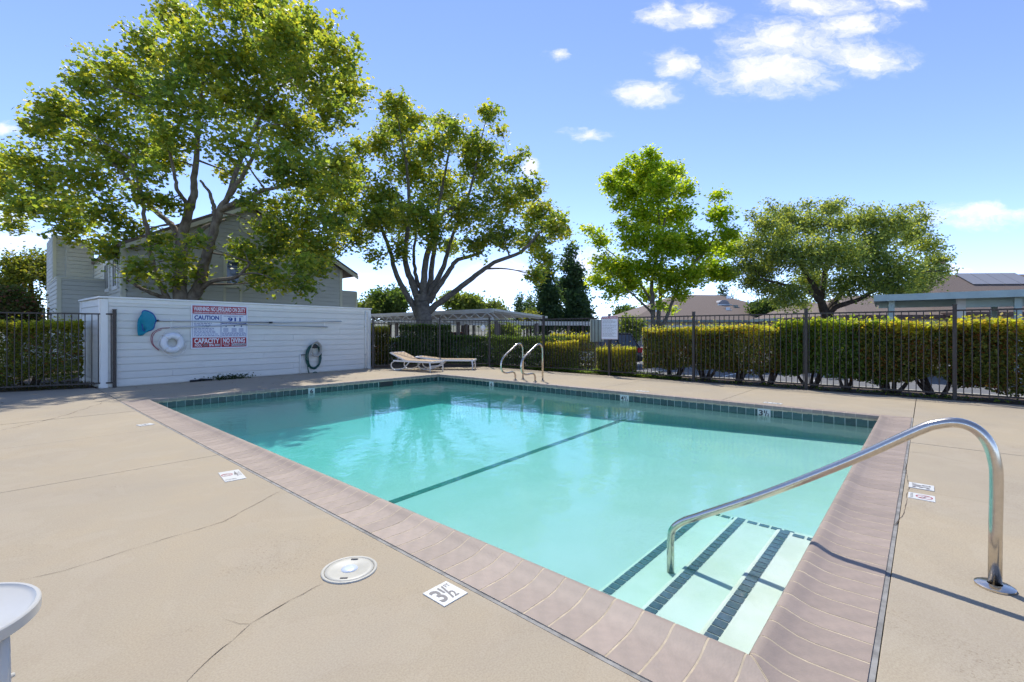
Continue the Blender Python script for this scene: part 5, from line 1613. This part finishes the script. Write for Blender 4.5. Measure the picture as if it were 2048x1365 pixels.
    an = put('side_box', MB().box(XR + .002, c1.x, YW + 1.2, YW + 3.5, -.5, zt), 'grey_siding', t, world=True)
    put('siding', lap_wall((XR + .03, YW + 1.198), (c1.x, YW + 1.198), -.3, lambda s: zt), 'grey_siding', an, world=True)['kind'] = 'stuff'
    put('corner_board', MB().box(c1.x - .1, c1.x + .03, YW + 1.14, YW + 1.195, -.4, zt), 'cream_trim', an, world=True)


build_house()


# ------------------------------------------------------------------ low buildings beyond the car park
def hip_house(name, label, c, rz, Lx, Ly, zw, zr, wallm, roofm, fascia, group=None, hip=None, ov=.7):
    t = thing(name, label, 'building', (c[0], c[1], -.5), rz, group)
    z0 = 0; H = zw + .5; R2 = zr + .5
    put('wall', MB().box(-Lx / 2, Lx / 2, -Ly / 2, Ly / 2, 0, H), wallm, t)
    hp = Ly / 2 if hip is None else hip
    x0, x1, y0, y1 = -Lx / 2 - ov, Lx / 2 + ov, -Ly / 2 - ov, Ly / 2 + ov
    r0, r1 = -Lx / 2 + hp, Lx / 2 - hp
    v = [(x0, y0, H), (x1, y0, H), (x1, y1, H), (x0, y1, H), (r0, 0, R2), (r1, 0, R2)]
    put('roof', MB().add(v, [(0, 1, 5, 4), (1, 2, 5), (2, 3, 4, 5), (3, 0, 4), (3, 2, 1, 0)]), roofm, t)
    put('fascia', MB().box(x0 - .02, x1 + .02, y0 - .05, y0 - .002, H - .2, H + .05).box(x0 - .05, x0 - .002, y0, y1, H - .2, H + .05).box(x1 + .002, x1 + .05, y0, y1, H - .2, H + .05), fascia, t)
    return t, H


def build_far():
    # brown hip roof in the centre
    c = at(1395, 66); rz = math.atan2(RT[1], RT[0]) + R_(6)
    Lx = 345 * 66 / FPX
    t, H = hip_house('brown_roof_building', 'low building with a wide brown shingle hip roof in the centre', c, rz, Lx, 15, 2.7, 6.5, 'beige_wall', 'shingle', 'green_trim', hip=9)
    for k, x in enumerate((-9, -5.5, -2, 1.5, 6.4, 9.2)):
        window(t, wmat(t) @ Vector((x, -7.51, 1.1)), rz, 1.5, 1.1, .1, 2, 'trim_white')
    # gabled bay with green trim at the right
    bay = put('front_bay', MB().add([(4.2, -10.2, 0), (10.6, -10.2, 0), (10.6, -10.2, 2.9), (7.4, -10.2, 3.7), (4.2, -10.2, 2.9), (4.2, -7.45, 0), (10.6, -7.45, 0), (10.6, -7.45, 2.9), (7.4, -7.45, 3.7), (4.2, -7.45, 2.9)],
                                    [(0, 1, 2, 3, 4), (0, 4, 9, 5), (1, 6, 7, 2)]), 'beige_wall', t)
    put('bay_roof', MB().add([(3.8, -10.6, 2.85), (7.4, -10.6, 3.78), (11, -10.6, 2.85), (3.8, -6, 2.85), (7.4, -6, 3.78), (11, -6, 2.85)], [(0, 1, 4, 3), (1, 2, 5, 4)]), 'shingle', bay)
    put('bay_trim', MB().bar((3.8, -10.62, 2.8), (7.4, -10.62, 3.72), .06, .24).bar((7.4, -10.62, 3.72), (11, -10.62, 2.8), .06, .24), 'green_trim', bay)
    # things on that roof
    def on_roof(x, f):   # point on the front slope at fraction f up
        y = -7.5 - .7 + (8.2) * f; z = H + (7.0 - H) * f
        return x, y, z
    for (x, f, kind) in ((-5.5, .45, 'v'), (-8.3, .35, 'v'), (2.0, .62, 'd'), (1.6, .42, 'v'), (3.2, .52, 'v'), (5.6, .62, 'p'), (7.0, .30, 'p'), (7.9, .30, 'v'), (4.0, .9, 'v')):
        x, y, z = on_roof(x, f)
        if kind == 'd':
            n = 10; vs = [(x + .8 * math.cos(math.pi * k / n), y - .25, z - .1 + .62 * math.sin(math.pi * k / n)) for k in range(n + 1)] + [(x + .8 * math.cos(math.pi * k / n), y + 1.2, z - .1 + .62 * math.sin(math.pi * k / n)) for k in range(n + 1)]
            fs = [(k, k + 1, n + 2 + k, n + 1 + k) for k in range(n)] + [tuple(range(n, -1, -1))]
            put('roof_dormer', MB().add(vs, fs), 'solar', t)
            put('dormer_flashing', MB().box(x - 1.0, x + 1.0, y - .45, y - .25, z - .2, z - .08), 'aluminium', t)
        elif kind == 'p':
            put('vent_pipe', MB().tube([(x, y, z - .1), (x, y, z + .55)], .09, 8).box(x - .35, x + .35, y - .3, y + .1, z - .16, z - .04), 'aluminium', t)
        else:
            put('roof_vent', MB().box(x - .3, x + .3, y - .25, y + .2, z - .15, z + .18).box(x - .42, x + .42, y - .4, y - .25, z - .22, z - .1), 'aluminium', t)
    # second, lower brown roof further right
    c = at(1600, 78)
    t2, H2 = hip_house('brown_roof_building', 'far low building with a brown gabled roof right of the brown hip roof', c, rz, 17, 10, 2.6, 5.3, 'beige_wall', 'shingle', 'green_trim', hip=.2)
    window(t2, wmat(t2) @ Vector((-6, -5.01, 1.2)), rz, 1.5, 1.1, .1, 2, 'trim_white')
    # tan stucco building behind the broad tree
    c = at(1722, 37); rz2 = R_(-50)
    t3, H3 = hip_house('tan_building', 'tan stucco bungalow with brown roof behind the broad domed tree', c, rz2, 7.2, 8, 2.45, 4.2, 'tan_stucco', 'shingle', 'brown_trim', hip=2.0, ov=.5)
    for x in (-2.7, 1.3):
        window(t3, wmat(t3) @ Vector((x, -4.01, 1.6)), rz2, 1.0, .95, .14, 2, 'beige_wall')
    c = at(1610, 43)
    t5, H5 = hip_house('tan_building', 'tan wing with a low brown gable left of the domed tree trunk', c, rz2, 5.0, 7, 2.5, 4.0, 'tan_stucco', 'shingle', 'green_trim', hip=1.6, ov=.5)
    # building with solar panels at the far right
    c = at(2035, 36)
    t4, H4 = hip_house('solar_roof_building', 'building with solar panels on its brown roof at the right edge', c, R_(-52), 16, 9, 2.6, 5.75, 'tan_stucco', 'shingle', 'brown_trim', hip=1.0, ov=.6)
    sl = (5.75 + .5 - H4) / (4.5 + .6)
    ang = math.atan(sl)
    for k in range(4):
        x = -4.6 + k * 1.12; y = -1.55
        put('solar_panel', MB().box(0, 1.08, 0, 1.9, .05, .09), 'solar', t4, (x, y, H4 + (y + 5.1) * sl), (ang, 0, 0))
    put('vent_pipe', MB().tube([(1.2, -.6, H4 + 2.7), (1.2, -.6, H4 + 4.2)], .1, 8).tube([(1.2, -.6, H4 + 4.05), (1.2, -.6, H4 + 4.3)], [.2, .16], 8), 'carport_post', t4, smooth=True)
    put('roof_dome', MB().lathe([(.55, 0), (.5, .25), (.3, .42), (0, .48)], 16, (2.6, -1.5, H4 + 2.2)), 'brown_trim', t4, smooth=True)
    for x in (-5, -1.5, 2.4):
        window(t4, wmat(t4) @ Vector((x, -4.51, 1.2)), R_(-52), 1.7, 1.2, .1, 2, 'trim_white')


build_far()


# ------------------------------------------------------------------ carports
def build_carports():
    # white corrugated carport left of centre
    P0 = at(985, 27.0); Yd = Vector((0, 1, 0)); Xd = Vector((1, 0, 0))
    t = thing('steel_carport', 'white corrugated steel carport left of centre behind the second sycamore', 'carport', (P0.x, P0.y, -.45))
    L = 14.0; D = 5.2; zt = 2.62 + .45; zb = 2.30 + .45
    n = 92; vs = []; fs = []
    for k in range(n + 1):
        y = L * k / n; w = .028 * (1 if k % 2 else -1)
        vs += [(0, y, zt + w), (D, y, zb + w)]
    for k in range(n):
        fs.append((2 * k, 2 * k + 1, 2 * k + 3, 2 * k + 2))
    put('roof', MB().add(vs, fs), 'carport_white', t)
    put('fascia', MB().box(-.03, .0, 0, L, zt - .09, zt + .05), 'carport_white', t)
    put('fascia', MB().bar((0, -.02, zt - .02), (D, -.02, zb - .02), .04, .14), 'carport_white', t)
    for k in range(5):
        y = .25 + k * (L - .5) / 4
        f = MB().bar((.1, y, zt - .12), (D - .1, y, zb - .12), .08, .1).bar((.1, y, zt - .62), (D - .1, y, zb - .42), .08, .1)
        for j in range(6):
            xa = .1 + j * (D - .2) / 6; xb = xa + (D - .2) / 6
            f.bar((xa, y, zt - .12 - .062 * xa), (xb, y, zt - .6 - .03 * xb) if j % 2 else (xb, y, zt - .6 - .03 * xb), .04, .04)
        put('truss', f, 'carport_white', t)
        put('post', MB().box(.5, .68, y - .09, y + .09, 0, zt - .66), 'carport_post', t)
        put('post', MB().box(D - .9, D - .72, y - .09, y + .09, 0, zb - .42), 'carport_post', t)
    for xx, z in ((.06, zt - .55), (.06, zt - .14)):
        put('edge_beam', MB().box(xx - .05, xx + .05, .0, L, z - .05, z + .05), 'carport_white', t)
    w = MB()
    for k in range(14):
        y = L * k / 14
        w.bar((.06, y, zt - .5), (.06, y + L / 28, zt - .18), .04, .05).bar((.06, y + L / 28, zt - .18), (.06, y + L / 14, zt - .5), .04, .05)
    put('edge_lattice', w, 'carport_white', t)

    # long low grey carports across the lot
    def flat(label, a, b, depth_dir, D, zt, fh, m='carport_white', posts=6, pm='carport_post', roof_t=.1):
        a, b = Vector(a), Vector(b); d = (b - a); L = d.length; rz = math.atan2(d.y, d.x)
        t = thing('flat_carport', label, 'carport', (a.x, a.y, -.45), rz)
        z = zt + .45
        put('fascia', MB().box(0, L, -.04, 0, z - fh, z), m, t)
        put('roof', MB().box(0, L, .001, D, z - .16, z - .16 + roof_t), m, t)
        put('fascia', MB().box(-.04, -.001, -.04, D, z - fh, z), m, t)
        put('fascia', MB().box(L + .001, L + .04, -.04, D, z - fh, z), m, t)
        for k in range(posts):
            x = .5 + (L - 1.0) * k / (posts - 1)
            put('post', MB().box(x - .09, x + .09, .4, .58, 0, z - .165), pm, t)
            put('post', MB().box(x - .09, x + .09, D - .9, D - .72, 0, z - .165), pm, t)
        return t
    a = at(800, 41, 640); b = at(1210, 45, 643)
    flat('long grey fascia carport behind the dark hedge left of the rules sign', a, b, None, 5.5, 2.28, .38, posts=7)
    a = at(1212, 46); b = at(1500, 44)
    flat('long pale flat carport below the wide brown roof', a, b, None, 5.5, 1.95, .34, posts=7)
    # near carport at the right with pale green fascia
    P = at(1750, 17.9); Q = P + Vector((0.6, -11, 0))
    t = flat('near flat carport with pale green fascia at the right edge', P, Q, None, 5.6, 2.74, .24, 'pale_green', 4, 'pale_green')
    L = (Q - P).length
    put('beam', MB().box(2.6, L - .05, .9, 1.1, 2.74 + .45 - .52, 2.74 + .45 - .17), 'pale_green', t)
    put('soffit_board', MB().box(.1, L - .1, 2.2, 2.35, 2.74 + .45 - .42, 2.74 + .45 - .17), 'pale_green', t)
    put('corner_post', MB().box(2.35, 2.6, .85, 1.1, 0, 2.74 + .45 - .17), 'carport_white', t)


build_carports()


# ------------------------------------------------------------------ vehicles
def car(name, label, loc, rz, body_m, kind='suv', accent=None, group=None):
    L, W, H = (4.7, 1.86, 1.72) if kind == 'suv' else (4.5, 1.78, 1.45)
    t = thing(name, label, 'car', loc, rz, group)
    hb = .98 if kind == 'suv' else .88
    # lower body lofted along x: (x, half width, z low, z high)
    secs = [(-L / 2, .70, .45, .74), (-L / 2 + .08, .82, .32, .90), (-L / 2 + .5, W / 2, .26, hb), (-.6, W / 2 + .01, .25, hb), (.75, W / 2 + .01, .25, hb - .02), (1.1, W / 2, .26, hb - .04), (L / 2 - .45, W / 2 - .03, .28, hb - .14), (L / 2 - .08, .80, .34, hb - .26), (L / 2, .66, .45, hb - .34)]
    vs = []; n = 8
    for x, w, za, zb in secs:
        vs += [(x, -w * .9, za), (x, -w, za + .12), (x, -w * 1.0, zb - .14), (x, -w * .93, zb), (x, w * .93, zb), (x, w, zb - .14), (x, w, za + .12), (x, w * .9, za)]
    fs = [(i * n + k, i * n + (k + 1) % n, (i + 1) * n + (k + 1) % n, (i + 1) * n + k) for i in range(len(secs) - 1) for k in range(n)]
    fs += [tuple(range(n)), tuple((len(secs) - 1) * n + k for k in range(n - 1, -1, -1))]
    fs = [tuple(reversed(f)) for f in fs]
    b = put('body', MB().add(vs, fs), body_m, t); auto_smooth(b, 35)
    # cabin: pillars as body colour shell, glass set in
    xa, xb = (-L / 2 + .12, .95) if kind == 'suv' else (-L / 2 + .85, .95)
    ra, rb = (-L / 2 + .55, .25) if kind == 'suv' else (-1.0, .15)
    wb, wt = W / 2 * .92, W / 2 * .76

    def cab(inset, z0, z1, xo):
        lo = [(xa + xo, -wb + inset, z0), (xb - xo, -wb + inset, z0), (xb - xo, wb - inset, z0), (xa + xo, wb - inset, z0)]
        hi = [(ra + xo, -wt + inset, z1), (rb - xo, -wt + inset, z1), (rb - xo, wt - inset, z1), (ra + xo, wt - inset, z1)]
        return MB().add(lo + hi, [(3, 2, 1, 0), (4, 5, 6, 7), (0, 1, 5, 4), (1, 2, 6, 5), (2, 3, 7, 6), (3, 0, 4, 7)])
    put('glasshouse', cab(.0, hb - .01, H - .07, 0), GLASS, t, bevel=.03)
    put('roof', MB().box(ra - .03, rb + .03, -wt - .015, wt + .015, H - .085, H), body_m, t, bevel=.035)
    for s_ in (-1, 1):
        for (x0_, x1_, z) in ((xa, ra, 0), (xb, rb, 0), (-.35, -.30, 0), (xa + .95, ra + .75, 0)):
            put('pillar', MB().bar((x0_, s_ * (wb + .004), hb - .02), (x1_, s_ * (wt + .004), H - .06), .07, .05), body_m, t)
        put('side_mirror', MB().box(.72, .88, s_ * (W / 2 + .02) - .09, s_ * (W / 2 + .02) + .09, hb + .02, hb + .16), body_m, t, bevel=.03)
        put('door', MB().box(.02, 1.05, s_ * (W / 2 + .012) - .006, s_ * (W / 2 + .012) + .006, .36, hb - .16), accent or body_m, t, bevel=.005)
        put('tail_light', MB().box(-L / 2 + .02, -L / 2 + .24, s_ * W / 2 * .93 - .11, s_ * W / 2 * .93 + .05 * (s_ if s_ > 0 else 1), hb - .22, hb + .02), 'tail_light', t, bevel=.03)
        put('headlight', MB().box(L / 2 - .22, L / 2 - .04, s_ * .66 - .14, s_ * .66 + .14, hb - .36, hb - .24), 'sign_white', t, bevel=.03)
        for x in (-L / 2 + .88, L / 2 - .88):
            w = put('wheel', MB(), None, t, (x, s_ * (W / 2 - .1), .34))
            put('tyre', MB().lathe([(.22, -.11), (.31, -.11), (.34, -.08), (.34, .08), (.31, .11), (.22, .11)], 24), 'tyre', w, (0, 0, 0), (R_(90), 0, 0), smooth=True)
            put('rim', MB().lathe([(0, .06), (.08, .07), (.2, .05), (.225, .1), (.225, -.1), (.2, -.05), (.08, -.07), (0, -.06)], 20), 'aluminium', w, (0, 0, 0), (R_(90), 0, 0), smooth=True)
    put('rear_bumper', MB().box(-L / 2 - .04, -L / 2 + .1, -.8, .8, .34, .56), 'black_plastic', t, bevel=.04)
    put('number_plate', MB().box(-L / 2 - .012, -L / 2 + .02, -.16, .16, .66, .80), 'sign_white', t)
    return t


p = at(1184, 23.6)
car('parked_car', 'black and white SUV parked behind the bushes near the rules sign', (p.x, p.y, -.45), R_(128), 'car_black', 'suv', 'car_white', group='parked cars')
p = at(905, 29.5)
car('parked_car', 'dark blue car in the white corrugated carport', (p.x + 1, p.y, -.45), R_(0), 'car_blue', 'sedan', group='parked cars')
p = at(800, 33.5)
car('parked_car', 'silver car in the carport beside the white wall end', (p.x + 1.2, p.y, -.45), R_(0), 'car_silver', 'sedan', group='parked cars')
p = at(912, 47)
car('parked_car', 'orange red car far back under the carports', (p.x, p.y, -.45), R_(8), 'car_red', 'suv', group='parked cars')
p = at(1980, 20)
car('parked_car', 'dark car under the pale green carport', (p.x, p.y, -.45), R_(0), 'car_black', 'suv', group='parked cars')
p = at(1576, 52)
b = thing('recycling_bin', 'blue wheeled bin far off beside the tan building', 'bin', (p.x, p.y, -.45))
put('bin_body', MB().add([(-.5, -.5, .1), (.5, -.5, .1), (.5, .5, .1), (-.5, .5, .1), (-.62, -.62, 2.3), (.62, -.62, 2.3), (.62, .62, 2.3), (-.62, .62, 2.3)], [(3, 2, 1, 0), (4, 5, 6, 7), (0, 1, 5, 4), (1, 2, 6, 5), (2, 3, 7, 6), (3, 0, 4, 7)]), 'bin_blue', b, bevel=.04)
put('lid', MB().box(-.66, .66, -.66, .66, 2.32, 2.42), 'bin_blue', b, bevel=.03)


# ------------------------------------------------------------------ distant hills
def hills():
    rng = random.Random(3); vs = []; fs = []; n = 90
    for k in range(n + 1):
        u = -300 + 2700 * k / n
        d = 2600
        hgt = 40 + 10 * math.sin(k * .37) + 8 * math.sin(k * .9 + 1)
        if 700 < u < 1300:
            hgt += 105 * math.exp(-((u - 985) / 60) ** 2) + 75 * math.exp(-((u - 860) / 55) ** 2)
        p = at(u, d); q = at(u, d * 1.25); r = at(u, d * .75)
        vs += [(r.x, r.y, -2), (p.x, p.y, hgt), (q.x, q.y, hgt * .8)]
    for k in range(n):
        a = 3 * k
        fs += [(a, a + 3, a + 4, a + 1), (a + 1, a + 4, a + 5, a + 2)]
    tag(put('hills', MB().add(vs, fs), 'hill', smooth=True), kind='structure')


hills()
